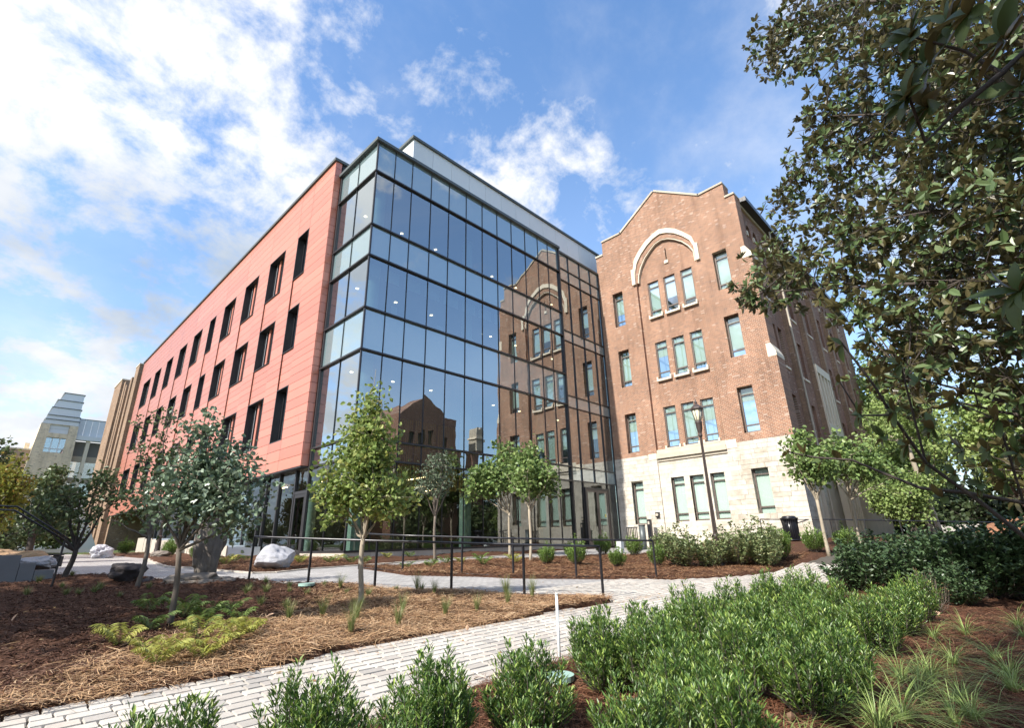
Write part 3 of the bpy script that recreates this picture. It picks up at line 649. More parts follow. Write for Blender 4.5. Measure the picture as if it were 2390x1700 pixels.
for a0, a1 in ((-7.94, -7.68), (-3.18, -2.92)):
    blk('arch_stop', M['trim'], XE-.16, XE+.1, a0, a1, 19.85, 21.1, bb)
blk('cross_base', M['trim'], XE+.16, XE+.3, -5.66, -5.38, 20.72, 20.95, bb)
# copings
def cop(p, q, w=.5):
    (a, b), (c, d) = p, q; L = math.hypot(c-a, d-b); n = max(1, round(L/1.3))
    for i in range(n):
        s = (i+.004)/n; e = (i+.996)/n; mb = MB(); p0 = (a+(c-a)*s, b+(d-b)*s); p1 = (a+(c-a)*e, b+(d-b)*e)
        nx, nz = -(d-b)/L, (c-a)/L
        if nz < 0: nx, nz = -nx, -nz
        V = [(x, p_[0]+nx*t, p_[1]+nz*t) for x in (XE-.08, XE+.98) for p_ in (p0, p1) for t in (0.0, .13)]
        mb.add(V, [(0, 1, 3, 2), (4, 6, 7, 5), (0, 4, 5, 1), (2, 3, 7, 6), (1, 5, 7, 3), (0, 2, 6, 4)]); mb.build('coping_stone', M['trimd'], bb)
for p, q in (((-10.74, 23.45), (-10.12, 23.45)), ((-10.17, 24.6), (-8.45, 24.55)), ((-8.5, 24.55), (-5.38, 26.66)), ((-5.38, 26.66), (-2.33, 24.55)), ((-2.38, 24.55), (-.61, 24.53)), ((-.65, 23.4), (.02, 23.4))): cop(p, q)
# windows of the gable
def gable_window(a, b, z0, z1, x, blind=0, sill=True, gl='wglass'):
    fr = MB(); t = .075; h = z1-z0; u, l = z1-.44, z0+.44
    fr.box(x, x+.09, a, a+t, z0, z1); fr.box(x, x+.09, b-t, b, z0, z1); fr.box(x, x+.09, a+t, b-t, z0, z0+.09); fr.box(x, x+.09, a+t, b-t, z1-.07, z1)
    fr.box(x-.01, x+.08, a+t, b-t, u-.035, u+.035); fr.box(x-.01, x+.08, a+t, b-t, l-.04, l+.04)
    w = fr.build('window', M['frame'], bb)
    for p, q in ((z0+.09, l-.04), (l+.04, u-.035), (u+.035, z1-.07)):
        g = MB(); ti = rng.normal(0, .003); g.add([(x+.04+ti, a+t, p), (x+.04-ti, b-t, p), (x+.04-ti, b-t, q), (x+.04+ti, a+t, q), (x+.055, a+t, p), (x+.055, b-t, p), (x+.055, b-t, q), (x+.055, a+t, q)], [(3, 2, 1, 0)])
        g.build('pane', M[gl], w)
    if blind: s = MB(); s.box(x+.10, x+.12, a+.05, b-.05, z1-.05-blind*(h-.1), z1-.05); s.build('blind', M['blind'], w)
    if sill: s = MB(); s.box(x-.27, x+.05, a-.09, b+.09, z0-.16, z0-.02); s.box(x-.25, x, a-.10, a-.0, z0-.02, z0+.14); s.box(x-.25, x, b+.0, b+.10, z0-.02, z0+.14); s.build('sill', M['trim'], w)
bls = [0.2, .95, .25, .6, .15, .25]
i = 0
for k in range(3):
    gable_window(wl[0], wl[1], *rl[k], XE+.30, [.62, .9, .45][k]); gable_window(wr[0], wr[1], *rv[k], XE+.30, [1., .8, .3][k])
    for j, (a, b) in enumerate(tri_):
        w = (W4, W3, W2)[k]; gable_window(a, b, w[0], w[1], XE+.32, [[.8, .6, 1.], [.9, .95, .4], [.5, .95, .6]][k][2-j])
# limestone base, stone by stone, coursed
wins = [(wl[0], wl[1], *rl[3]), (wr[0], wr[1], *rv[3])]+[(a, b, *W1) for a, b in tri_]
zc = [1.9, 2.2, 2.48, 2.8, 3.05, 3.3, 3.55, 3.82, 4.05, 4.34, 4.6, 4.84, 5.12, 5.38, 5.66, 5.9, 6.2, 6.46, 6.72, 7.02, 7.26, 7.52, 7.75]
stn = []
nst = 0
for z0, z1 in zip(zc[:-1], zc[1:]):
    a = -11.2
    bl_ = sorted([(w[0], w[1]) for w in wins if w[2] < (z0+z1)/2 < w[3]])
    spans = []; s = -11.2 if z1 < 7.76 else -11.0
    for p, q in bl_: spans.append((s, p)); s = q
    spans.append((s, 0.0)); spans = [q for (p, e_) in spans for q in zip([p]+[v for v in (-7.6, -3.15) if p < v < e_], [v for v in (-7.6, -3.15) if p < v < e_]+[e_])]
    for p, q in spans:
        c = p
        while c < q-.02:
            L = min(rng.uniform(.26, .85), q-c)
            if q-c-L < .2: L = q-c
            bay = -7.6 < c+L/2 < -3.15
            dd = .10 if bay else rng.uniform(0, .02)
            stn.append((XE-.02+dd, XE+.22+dd, c+.005, c+L-.005, z0+.005, z1-.005))
            c += L
stn.sort(key=lambda q: q[2]-q[4]*.5)
for q in stn[:295]: blk('stone', M['stone'], *q, bb)
sm_ = MB()
for q in stn[295:]: sm_.box(*q)
holed(rect(-11.18, 0.0, 1.9, 7.75), [rect(w[0]-.005, w[1]+.005, w[2], w[3]) for w in wins], lambda a, b, c: (XE+.09+c, a, b), .9, .35).build('base_backing', M['trim'], bb)
gable_window(wl[0], wl[1], *rl[3], XE+.28, 1., False, 'bglass'); gable_window(wr[0], wr[1], *rv[3], XE+.28, 1., False, 'bglass')
for a, b in tri_: gable_window(a, b, *W1, XE+.28, 1., False, 'bglass')
for z0, z1, p in ((7.72, 7.98, .05), (7.42, 7.70, .22), (7.25, 7.42, .10)): blk('string_course', M['trimd'], XE-p+.10, XE+.25, -7.6, -3.16, z0, z1, bb)
blk('cap_stone', M['trim'], XE-.03, XE+.3, -8.2, -7.6, 7.45, 7.95, bb); blk('cap_stone', M['trim'], XE-.03, XE+.3, -3.16, -2.6, 7.4, 7.78, bb)
# side wall in shade, buttressed corner
YS = -10.55
fs_ = lambda a, b, c: (a, YS+c, b)
sh = []
bays = [21.95, 26.1, 30.3, 34.5, 38.7, 42.9]
for i, x in enumerate(bays):
    for z0, z1 in ((12.75, 15.4), (8.2, 10.9), (17.2, 19.9)):
        if i == 2 and z1 < 17: continue
        for s in (0, 1.28): sh.append(rect(x+s, x+s+.85, z0, z1))
arch = lambda x: [(x, 21.15), (x+.75, 21.15), (x+.75, 21.75), (x+.66, 22.0), (x+.375, 22.2), (x+.09, 22.0), (x, 21.75)]
ar = [x for k in range(6) for x in (21.0+k*4.2, 22.2+k*4.2, 23.4+k*4.2)]
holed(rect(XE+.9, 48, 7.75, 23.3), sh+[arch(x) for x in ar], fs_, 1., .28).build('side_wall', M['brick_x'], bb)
blk('dark_lining', M['inner'], XE+1, 47.5, YS+.5, YS+.55, 2.5, 23, bb)
for x in ar: blk('corbel', M['trim'], x-.33, x-.1, YS-.10, YS+.02, 21.1, 21.45, bb)
blk('gutter', M['mull'], XE+.95, 48.2, YS-.55, YS+.2, 23.3, 23.62, bb); blk('cornice', M['trimd'], XE+.92, 48, YS-.12, YS+.1, 23.1, 23.3, bb)
for h in sh:
    (a, z0), (b, _), (_, z1) = h[0], h[1], h[2]
    fr = MB(); yy = YS+.22; t = .07
    for q in ((a, a+t, z0, z1), (b-t, b, z0, z1), (a+t, b-t, z0, z0+.08), (a+t, b-t, z1-.07, z1), (a+t, b-t, z1-.5, z1-.43), (a+t, b-t, z0+.42, z0+.5)): fr.box(q[0], q[1], yy, yy+.08, q[2], q[3])
    w = fr.build('window', M['frame'], bb); g = MB(); g.add([(a+t, yy+.03, z0+.08), (b-t, yy+.03, z0+.08), (b-t, yy+.03, z1-.07), (a+t, yy+.03, z1-.07)], [(0, 1, 2, 3)]); g.build('pane', M['wglass'], w)
    s = MB(); s.box(a-.08, b+.08, YS-.06, YS+.2, z0-.16, z0-.005); s.build('sill', M['trim'], w)
for x in [24.95, 29.2, 33.4, 37.6, 41.8]: blk('pilaster', M['brick_tan'], x, x+.55, YS-.30, YS+.02, 7.75, 21, bb)
c = MB(); c.tube([(25.0, YS-.38, 23.2), (25.0, YS-.38, 2.3)], .06, 8); c.build('downpipe', M['trimd'], bb)
# corner buttress in three set-backs with pale weathering stones
blk('buttress', M['brick_tan'] if False else M['brick'], XE+.001, XE+1.3, -11.0, -10.5, 12.25, 18.85, bb)
blk('buttress', M['brick'], XE+.002, XE+1.35, -11.2, -10.5, 7.75, 12.25, bb)
for z, y0, y1 in ((18.8, -10.72, -11.02), (12.25, -11.0, -11.22)):
    mb = MB(); mb.add([(x, yy, zz_) for x in (XE-.02, XE+1.36) for yy, zz_ in ((y0+.25, z), (y1, z), (y1, z+.25), (y0, z+.8), (y0+.25, z+.8))], [(0, 1, 6, 5), (1, 2, 7, 6), (2, 3, 8, 7), (3, 4, 9, 8)], [(0, 2, 1), (0, 3, 2), (0, 4, 3), (5, 6, 7), (5, 7, 8), (5, 8, 9)])
    mb.build('weathering_stone', M['trim'], bb)
for z0, z1 in zip(zc[:-1], zc[1:]):
    c = XE+.23
    while c < 26:
        L = rng.uniform(.4, 1.1)
        if not (20.9 < c+L/2 < 25.2 and 3.5 < z0 < 6.9): sm_.box(c+.005, c+L-.005, -11.2 if c < 20.6 else YS-.05, YS+.2, z0+.005, z1-.005)
        c += L
props(sm_.build('base_stones', M['stone'], bb), kind='stuff')
for x in (21.0, 22.3, 23.4, 24.4): blk('pier', M['trim'], x, x+.42, YS-.2, YS+.1, 2.0, 7.2, bb)
blk('side_base', M['trimd'], XE+.3, 48, YS+.2, YS+.3, 1.9, 7.75, bb)
# two storey limestone bay further along the side
for z0, z1 in ((6, 6.6), (9.2, 9.9), (13.6, 14.2)): blk('bay_spandrel', M['trim'], 29.3, 33.0, YS-.42, YS, z0, z1, bb)
for x in (29.3, 30.2, 31.1, 32.0, 32.75): blk('bay_mullion', M['trim'], x, x+.22, YS-.40, YS-.02, 2.2, 13.8, bb)
# roof
mb = MB(); mb.add([(x, y, z) for x in (XE+.9, 48) for y, z in ((-10.9, 23.55), (-5.38, 26.3), (.1, 23.4), (.1, 23.2), (-10.9, 23.3))], [(0, 1, 6, 5), (1, 2, 7, 6), (2, 3, 8, 7), (3, 4, 9, 8), (4, 0, 5, 9)], [(0, 2, 1), (0, 3, 2), (0, 4, 3), (5, 6, 7), (5, 7, 8), (5, 8, 9)])
mb.build('roof', M['mull'], bb)
# wall box beside the windows
bx = MB(); bx.box(XE-.14, XE-.02, -2.92, -2.66, 3.9, 4.2); tg = props(bx.build('wall_alarm_box', M['black']), 'small black square box fixed to the limestone beside the narrow window', 'alarm box')
bx = MB(); bx.tube([(XE-.2, -2.79, 4.05), (XE-.14, -2.79, 4.05)], .085, 14); bx.build('speaker_disc', M['trimd'], tg)
# ---------------------------------------------------------------- buildings beyond
tb = empty('tan_brick_building', (0, 50, 2.5), 'tan brick building with tall piers beyond the red panel wing', 'building')
def tbox(n, *a, m='brick_tan'): return blk(n, M[m], *a, tb)
tbox('wall', XD+.3, 8, 49.8, 66, 2.4, 22.2); tbox('pier', XD-.25, 3, 50.6, 52.6, 2.4, 23.3); tbox('pier', XD-.2, 3, 54.2, 55.2, 2.4, 22.6)
tbox('pier', XD-.15, 3, 57.4, 58.2, 2.4, 22.4); tbox('tower', XD-.35, 6, 60.4, 65.6, 2.4, 23.7); tbox('coping', XD-.42, 6.1, 60.3, 65.7, 23.7, 23.85, m='trim')
tbox('coping', XD-.3, 3, 50.5, 52.7, 23.3, 23.42, m='trim'); tbox('pier', XD-.1, 3, 59.2, 60.3, 2.4, 23.3)
bg_ = empty('beige_stair_tower_building', (-4, 75, 2.6), 'pale beige brick tower with stepped white shingled top far behind', 'building')
def bbx(n, m, *a): return blk(n, M[m], *a, bg_)
YB = 75
mb = holed([(-7.6, 2.5), (-2.0, 2.5), (-2.65, 19.7), (-6.65, 19.7)], [rect(-5.7, -3.6, 15.8, 17.85), rect(-5.68, -3.6, 18.47, 19.66)], lambda a, b, c: (a, YB+c, b), 8, .4); mb.build('tower_wall', M['brick_beige'], bg_)
bbx('shingle_panel', 'white', -5.66, -3.62, YB+.2, YB+.3, 18.48, 19.08); bbx('shingle_panel', 'white', -5.66, -3.62, YB+.19, YB+.29, 19.1, 19.65)
for x0, x1, z0, z1 in ((-6.6, -2.7, 19.72, 20.35), (-6.45, -2.72, 20.35, 20.95), (-6.25, -2.8, 20.97, 22.08), (-5.9, -2.85, 22.1, 23.2), (-5.4, -2.88, 23.22, 24.3)):
    mb = MB(); mb.add([(x0+.0, YB, z0), (x1, YB, z0), (x1-.02, YB, z1), (x0+.38, YB, z1), (x0+.0, YB+7, z0), (x1, YB+7, z0), (x1-.02, YB+7, z1), (x0+.38, YB+7, z1)], [(0, 1, 2, 3), (1, 5, 6, 2), (4, 0, 3, 7), (3, 2, 6, 7)]); mb.build('shingle_panel', M['white'], bg_)
    bbx('drip_edge', 'cap', x0+.2, x1+.08, YB-.1, YB+7, z1-.03, z1+.05)
w_ = bbx('window_recess', 'inner', -5.7, -3.6, YB+.5, YB+.6, 15.7, 17.9)
for a, b in ((-5.68, -5.1), (-4.98, -4.3), (-4.18, -3.62)):
    for z0, z1 in ((15.85, 16.3), (16.4, 17.8)): bbx('window_pane', 'wglass', a, b, YB+.32, YB+.36, z0, z1)
for x in (-5.1, -4.3): bbx('window_frame', 'white', x, x+.12, YB+.2, YB+.4, 15.8, 17.85)
bbx('window_frame', 'white', -5.7, -3.6, YB+.19, YB+.38, 16.3, 16.4)
for k in range(5): bbx('roof_panel', 'white', -2.7+k*.8, -1.93+k*.8, YB+1., YB+1.1, 18.5, 21.0-.0)
bbx('roof_edge', 'white', -2.7, 2, YB+.2, YB+1, 17.86, 18.5); bbx('roof_edge_strip', 'cap', -2.7, 2, YB+.95, YB+1.2, 21.0, 21.08)  # dark metal strip along the top of the roof panels
for z0, z1, m in ((15.7, 17.8, 'slab'), (14.9, 15.7, 'conc'), (12.7, 14.9, 'wglass'), (11.9, 12.7, 'conc'), (9.7, 11.9, 'wglass'), (8.9, 9.7, 'conc'), (6.8, 8.9, 'wglass'), (2.5, 6.8, 'conc')): bbx('bay_band', m, -2.6, 2, YB+1.3, YB+1.5, z0, z1)
for x in (-1.3, .55): bbx('bay_pillar', 'trim', x, x+.42, YB+.4, YB+1.3, 2.5, 17.86)
bbx('back_wing', 'brick', -9.5, -6.9, YB+1, YB+8, 2.5, 16.0); bbx('back_wing_coping', 'trim', -9.6, -6.85, YB+.9, YB+8, 16.0, 16.2)
bbx('chimney', 'brick_beige', -7.6, -7.1, YB+2, YB+4, 16.2, 17.1)
# buildings behind the camera, mirrored in the glass
rb_ = empty('opposite_brick_building', (38, -52, 1), 'red brick gabled hall opposite, seen only mirrored in the glass front', 'building')
mb = holed([(31.2, 0), (42.6, 0), (42.6, 22.2), (41.0, 22.2), (41.0, 20.6+1.6), (39.6, 22.2), (35.4, 24.9), (31.2, 21.7)], [rect(33.5, 34.3, 17, 19.4), rect(35, 35.8, 17, 19.4), rect(36.5, 37.3, 17, 19.4), rect(40, 40.8, 17, 19)], lambda a, b, c: (a, -45-c, b), 12, .4)
mb.build('brick_wall', M['brick_x'], rb_); blk('windows', M['inner'], 32, 42, -45.6, -45.5, 2, 20, rb_)
blk('wing', M['brick_x'], 18, 31.1, -58, -47, 0, 15, rb_)
tw = empty('limestone_tower', (47.7, -45, 1), 'pale stone topped brick tower opposite, mirrored in the glass', 'tower')
blk('shaft', M['brick_x'], 46.9, 48.6, -46.7, -45, 0, 17.4, tw); blk('crown_stage', M['trimd'], 46.8, 48.7, -46.8, -44.9, 17.4, 20.9, tw); blk('cornice', M['trim'], 46.6, 48.9, -47, -44.7, 19.4, 19.7, tw)
for x in (46.8, 47.5, 48.2): blk('merlon', M['trimd'], x, x+.4, -46.8, -44.9, 20.9, 21.3, tw)

# ---------------------------------------------------------------- foliage generators
def unitv(v): return v/(np.linalg.norm(v, axis=-1, keepdims=True)+1e-9)
def rnd(n): return unitv(rng.normal(size=(n, 3)))
def leaf_geo(P, A, N, L, W, fold=.25, shape='oval', droop=0.):
    """P leaf base, A axis, N normal; L, W arrays. quads (2 per leaf) or one folded pair of triangles"""
    A = unitv(A); S = unitv(np.cross(A, N)); N = np.cross(S, A); L = np.broadcast_to(L, (len(P),))[:, None]; W = np.broadcast_to(W, (len(P),))[:, None]
    if shape == 'thin':
        V = np.stack([P, P+A*L*.5+S*W*.5+N*W*fold, P+A*L-N*L*droop, P+A*L*.5-S*W*.5+N*W*fold], 1)
        i = np.arange(len(P))[:, None]*4
        return V.reshape(-1, 3), np.vstack([i+[0, 1, 2], i+[0, 2, 3]])
    V = np.stack([P, P+A*L*.3+S*W*.45+N*W*fold, P+A*L*.68+S*W*.42+N*W*fold-N*L*droop*.5, P+A*L-N*L*droop, P+A*L*.68-S*W*.42+N*W*fold-N*L*droop*.5, P+A*L*.3-S*W*.45+N*W*fold], 1)
    i = np.arange(len(P))[:, None]*6
    return V.reshape(-1, 3), np.vstack([i+[0, 1, 2, 3], i+[3, 4, 5, 0]])
def merge(parts):
    V = []; F = []; n = 0
    for v, f in parts: V.append(v); F.append(f+n); n += len(v)
    return np.vstack(V), np.vstack(F)
def in_blobs(blobs, n, shell=.45):
    B = np.array(blobs, float); w = B[:, 3]*B[:, 4]*B[:, 5]; k = rng.choice(len(B), n, p=w/w.sum())
    d = rnd(n)*(rng.random(n)**(shell))[:, None]
    return B[k, :3]+d*B[k, 3:6]
def tree(name, label, cat, base, fork, blobs, leaf, bark, nl=7, nt=160, lpt=26, ls=(.09, .07), tr=.06, group=None, shell=.45, spread=.16, trunk_top=None, up_=.3, droop=.1, lean=None, twigr=.006):
    base = np.array(base, float); fork = np.array(fork, float); t = empty(name, tuple(base), label, cat, group)
    B = np.array(blobs, float); cen = (B[:, :3]*B[:, 3:4]).sum(0)/B[:, 3].sum(); top = B[np.argmax(B[:, 2]+B[:, 5])]
    tm = MB(); b0 = base-np.array([0, 0, .12])
    q = [b0+(fork-b0)*s+np.array([math.sin(s*5+base[0])*.02, math.cos(s*4+base[1])*.02, 0])*min(1, s*3) for s in np.linspace(0, 1, 7)]
    tm.tube(q, [tr*1.35, tr*1.08, tr, tr*.97, tr*.93, tr*.9, tr*.88], 10)
    limbs = []
    ends = in_blobs(blobs, nl*6, .25); ends = ends[ends[:, 2] > fork[2]+.2]
    pick = [np.array([top[0], top[1], top[2]+top[5]*.8])]
    for _ in range(nl-1):
        d = np.min([np.linalg.norm(ends-p, axis=1) for p in pick], 0); pick.append(ends[np.argmax(d)])
    nodes = []; nr = []
    for e in pick:
        s = fork-np.array([0, 0, rng.uniform(0, .25)])*(fork[2]-base[2])*.2; v = e-s
        m1 = s+v*.35+np.array([0, 0, -.10])*np.linalg.norm(v[:2]); m1[2] = s[2]+v[2]*(.30+.1*rng.random()); m2 = s+v*.7+rng.normal(0, .03, 3)*np.linalg.norm(v)
        pp = np.array([s, s+(m1-s)*.5+rng.normal(0, .015, 3), m1, (m1+m2)/2+rng.normal(0, .02, 3), m2, e]); rr = tr*np.array([.62, .52, .42, .32, .22, .08])
        tm.tube(pp, rr, 7, False); 
        for a, b in zip(pp[1:-1], pp[2:]): 
            for s_ in (0, .5): nodes.append(a+(b-a)*s_); nr.append(0)
        nodes.append(pp[-1])
    nodes = np.array(nodes)
    tips = in_blobs(blobs, nt, shell); LP = []; LA = []
    for e in tips:
        d = np.linalg.norm(nodes-e, axis=1)+np.maximum(0, nodes[:, 2]-e[2])*1.5; s = nodes[np.argmin(d)]; v = e-s; ln = np.linalg.norm(v)+1e-6
        m = s+v*.5+np.array([0, 0, -.06*ln])+rng.normal(0, .05, 3)*ln; tm.tube([s, m, e], [twigr*1.6, twigr, twigr*.4], 3, False)
        k = lpt; u = rng.random(k)**.6; p = np.where(u[:, None] < .5, s+(m-s)*u[:, None]*2, m+(e-m)*(u[:, None]*2-1))
        p = p+rng.normal(0, spread, (k, 3))*np.array([1, 1, .8]); LP.append(p); LA.append(np.tile(v/ln, (k, 1)))
    P = np.vstack(LP); A = unitv(np.vstack(LA)*.5+rnd(len(P))*.8+np.array([0, 0, -.15])); N = unitv(rnd(len(P))*.75+np.array([0, 0, up_*2]))
    sz = rng.uniform(.7, 1.25, len(P)); V, F = leaf_geo(P, A, N, ls[0]*sz, ls[1]*sz, .18, 'oval', droop)
    props(tm.build('trunk', bark, t, True)); link_mesh('crown', npmesh('crown', V, F, leaf), t)
    return t
gz = lambda x, y: float(bedz(x, y))-.01

# young trees in front of the building
tree('young_tree', 'young tree with glossy grey green leaves and leaning trunk before the red wing', 'tree', (-7.77, -9.64, gz(-7.77, -9.64)), (-7.83, -9.6, 2.72),
     [(-7.55, -9.6, 3.85, .74, .55, .72), (-7.35, -9.9, 3.5, .8, .55, .55), (-7.75, -9.6, 4.35, .50, .4, .5), (-8.05, -9.4, 3.6, .45, .4, .55), (-7.1, -10.1, 3.05, .35, .3, .25)], M['lf_gg'], M['bark'], 9, 190, 21, (.085, .062), .040, 'young planted trees', spread=.11, shell=.4)
tree('young_tree', 'young tree with yellow green leaves and pale slim trunk in front of the glass corner', 'tree', (-4.73, -9.55, gz(-4.73, -9.55)), (-4.76, -9.54, 2.88),
     [(-4.9, -9.45, 4.1, .85, .85, .72), (-4.85, -9.5, 4.75, .62, .62, .62), (-4.8, -9.5, 5.35, .34, .34, .5), (-4.74, -9.52, 5.95, .16, .16, .42), (-4.5, -9.9, 3.6, .7, .6, .45), (-5.2, -9.1, 3.55, .5, .5, .4)], M['lf_yg'], M['barkl'], 8, 310, 20, (.098, .076), .048, 'young planted trees', spread=.12)
tree('young_tree', 'small sparse grey leaved tree with bare branching stems before the glass wall', 'tree', (2.08, -2.88, gz(2.08, -2.88)), (2.06, -2.86, 3.75),
     [(2.05, -2.86, 5.3, .75, .75, .75), (1.9, -2.8, 4.75, .8, .8, .4), (2.1, -2.9, 5.9, .35, .35, .35)], M['lf_gr'], M['bark'], 11, 130, 11, (.11, .06), .055, 'young planted trees', spread=.10, shell=.3)
tree('young_tree', 'light green young tree beside the glass wall, wide flat leaves, left of a twin', 'tree', (6.89, -2.03, gz(6.89, -2.03)), (6.9, -2.05, 3.95),
     [(6.4, -1.7, 5.6, 1.15, 1.0, .75), (6.7, -2.0, 6.4, .7, .7, .7), (5.9, -1.4, 5.0, .9, .7, .4)], M['lf_mid'], M['barkl'], 8, 170, 15, (.17, .15), .06, 'young planted trees', spread=.2)
tree('young_tree', 'light green young tree before the entrance bay, wide flat leaves, right of a twin', 'tree', (5.65, -4.39, gz(5.65, -4.39)), (5.68, -4.42, 3.95),
     [(5.75, -4.5, 5.35, 1.05, 1.05, .85), (5.75, -4.4, 6.1, .6, .6, .5), (6.3, -5.0, 4.8, .7, .6, .4)], M['lf_mid'], M['barkl'], 8, 170, 15, (.155, .135), .055, 'young planted trees', spread=.18)
tree('young_tree', 'dark multi branched young tree rising beside the grey stepped wall', 'tree', (-8.28, -2.17, gz(-8.28, -2.17)), (-8.2, -2.2, 2.75),
     [(-8.5, -2.15, 3.8, .72, .5, .6), (-8.0, -2.3, 4.25, .5, .4, .5), (-8.8, -2.0, 3.4, .45, .3, .3), (-7.6, -2.4, 4.2, .35, .3, .35)], M['lf_dk'], M['barkd'], 10, 110, 11, (.12, .06), .06, 'young planted trees', spread=.13)
tree('young_tree', 'tall thin dark leaved tree with leaning trunk behind the dark boulder', 'tree', (-7.34, -4.93, gz(-7.34, -4.93)), (-7.3, -4.95, 3.0),
     [(-7.5, -4.9, 4.3, .6, .5, 1.0), (-7.75, -4.8, 5.2, .35, .3, .8), (-7.1, -5.0, 4.7, .4, .35, .8), (-7.35, -4.95, 5.6, .3, .3, .5), (-7.9, -4.8, 3.7, .4, .3, .4)], M['lf_dk'], M['bark'], 9, 120, 10, (.085, .05), .045, 'young planted trees', spread=.1)
tree('young_tree', 'slender young tree with pale trunk at the limestone corner, left of two', 'tree', (13.27, -13.06, gz(13.27, -13.06)), (13.26, -13.04, 4.0),
     [(13.3, -13.2, 5.4, .95, .95, .8), (13.2, -12.9, 6.2, .6, .6, .6)], M['lf_mid'], M['barkl'], 8, 150, 14, (.16, .13), .065, 'young planted trees', spread=.17)
tree('young_tree', 'slender young tree with pale trunk at the limestone corner, right of two', 'tree', (15.46, -13.74, gz(15.46, -13.74)), (15.47, -13.8, 4.1),
     [(15.5, -14.2, 5.5, 1.1, 1.1, .85), (15.3, -13.9, 6.3, .7, .7, .6), (16.0, -15.0, 5.2, .8, .7, .5)], M['lf_mid'], M['barkl'], 8, 160, 14, (.16, .13), .07, 'young planted trees', spread=.18)

# background trees
def bgtree(label, x, y, zb, zt, r, leaf, n=120, ls=.2, cat='tree', group='trees beyond the buildings', name='background_tree', tr=.18, lpt=28):
    g = float(zg(x, y)); c = (zb+zt)/2; h = (zt-zb)/2; bl = [(x, y, c, r, r, h*.8)]
    for k in range(6):
        a = rng.uniform(0, 6.28); bl.append((x+math.cos(a)*r*.55, y+math.sin(a)*r*.55, c+rng.uniform(-.5, .6)*h, r*.5, r*.5, h*.4))
    return tree(name, label, cat, (x, y, g), (x, y, max(g+.8, zb)), bl, leaf, M['barkd'], 7, n, lpt, (ls, ls*.8), tr, group, spread=r*.13, shell=.36, twigr=.015)
bgtree('dark green rounded tree in front of the beige tower', -7.6, 21.2, 3.6, 8.0, 1.7, M['lf_dk'], 150, .2)
bgtree('yellow green tree with orange tints at the left picture edge', -9.75, 9.3, 2.9, 6.3, 1.05, M['lf_au'], 130, .13)
bgtree('tall dark tree behind the yellow green one at the left edge', -10.2, 17.3, 4.0, 8.8, 1.4, M['lf_dk'], 130, .18)
bgtree('low dark shrubby tree behind the stepped wall', -9.6, 14.5, 2.3, 4.6, 1.2, M['lf_dk'], 80, .16)
for x, y, zt, r_ in ((-8.2, 30.5, 5.5, 2.0), (-11.2, 27, 6.5, 2.2), (-5.2, 36, 6, 1.8), (-12.5, 22, 6.5, 2.)): bgtree('dark leafy tree filling the far end of the plaza', x, y, 2.6, zt, r_, M['lf_dk'], 110, .2, group='trees at the far end of the plaza')
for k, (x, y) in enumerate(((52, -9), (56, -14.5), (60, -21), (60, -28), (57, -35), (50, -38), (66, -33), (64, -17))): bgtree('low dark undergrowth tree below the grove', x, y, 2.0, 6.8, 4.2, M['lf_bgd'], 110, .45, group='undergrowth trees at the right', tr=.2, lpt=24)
bgtree('sunlit light green tree beyond the brick side wall', 34.5, -14.2, 3.2, 13.5, 2.6, M['lf_bg'], 230, .24)
bgtree('tall pale green tree behind the magnolia, farthest one', 49, -11.5, 7, 21, 4.5, M['lf_bg'], 240, .36, tr=.35)
bgtree('broad green tree behind the right hand railing', 44, -19.5, 4, 16, 4.2, M['lf_bg'], 220, .33, tr=.3)
bgtree('low bright green tree beside the columned porch', 23.6, -14.4, 2.7, 6.2, 1.5, M['lf_bg'], 160, .15, tr=.07)
bgtree('low light green tree near the end of the side wall', 28.5, -14.0, 2.7, 8.5, 2.0, M['lf_bg'], 170, .2, tr=.1)
for k, (x, y, zt, r) in enumerate(((56, -20, 15, 4.5), (60, -27, 17, 5), (66, -14, 16, 5), (58, -34, 14, 5), (50, -27, 11, 3.6), (70, -24, 19, 6), (74, -36, 18, 6), (64, -42, 16, 6))):
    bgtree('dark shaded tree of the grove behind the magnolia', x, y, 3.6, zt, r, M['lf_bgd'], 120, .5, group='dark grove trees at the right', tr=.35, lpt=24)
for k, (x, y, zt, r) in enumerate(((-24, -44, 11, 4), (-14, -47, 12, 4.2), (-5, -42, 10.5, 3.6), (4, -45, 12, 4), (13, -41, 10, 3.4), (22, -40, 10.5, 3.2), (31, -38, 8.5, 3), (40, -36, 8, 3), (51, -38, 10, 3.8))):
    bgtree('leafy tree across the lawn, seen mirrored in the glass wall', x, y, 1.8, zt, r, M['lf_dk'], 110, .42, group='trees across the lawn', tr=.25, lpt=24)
for k, y in enumerate(range(-4, 76, 7)):
    bgtree('leafy tree west of the plaza, mirrored in the wing windows', -33-(k % 2)*3, y, 2.0, 9.5+k % 3, 4.6, M['lf_dk'], 110, .42, group='trees west of the plaza', tr=.25, lpt=24)
for k, x in enumerate(range(-30, 70, 9)):
    bgtree('second row tree across the lawn, seen mirrored in the glass wall', x, -52-(k % 2)*3, 1.5, 11.5+k % 3, 5.2, M['lf_dk'], 110, .5, group='second row of trees across the lawn', tr=.25, lpt=24)
bgtree('tall broad tree left of the walk, shading the dark mulch', -17.8, -6.5, 6.0, 11.5, 3.5, M['lf_dk'], 170, .26, group='trees shading the walk', tr=.28, lpt=30)
bgtree('spreading tree shading the left plaza', -17.6, .5, 7, 13, 3.5, M['lf_dk'], 200, .28, group='trees shading the walk', tr=.28, lpt=30)
bgtree('broad tree behind the photographer shading the lower walk', -17.0, -14.5, 4.0, 7.0, 2.0, M['lf_dk'], 120, .22, group='trees shading the walk', tr=.2, lpt=26)

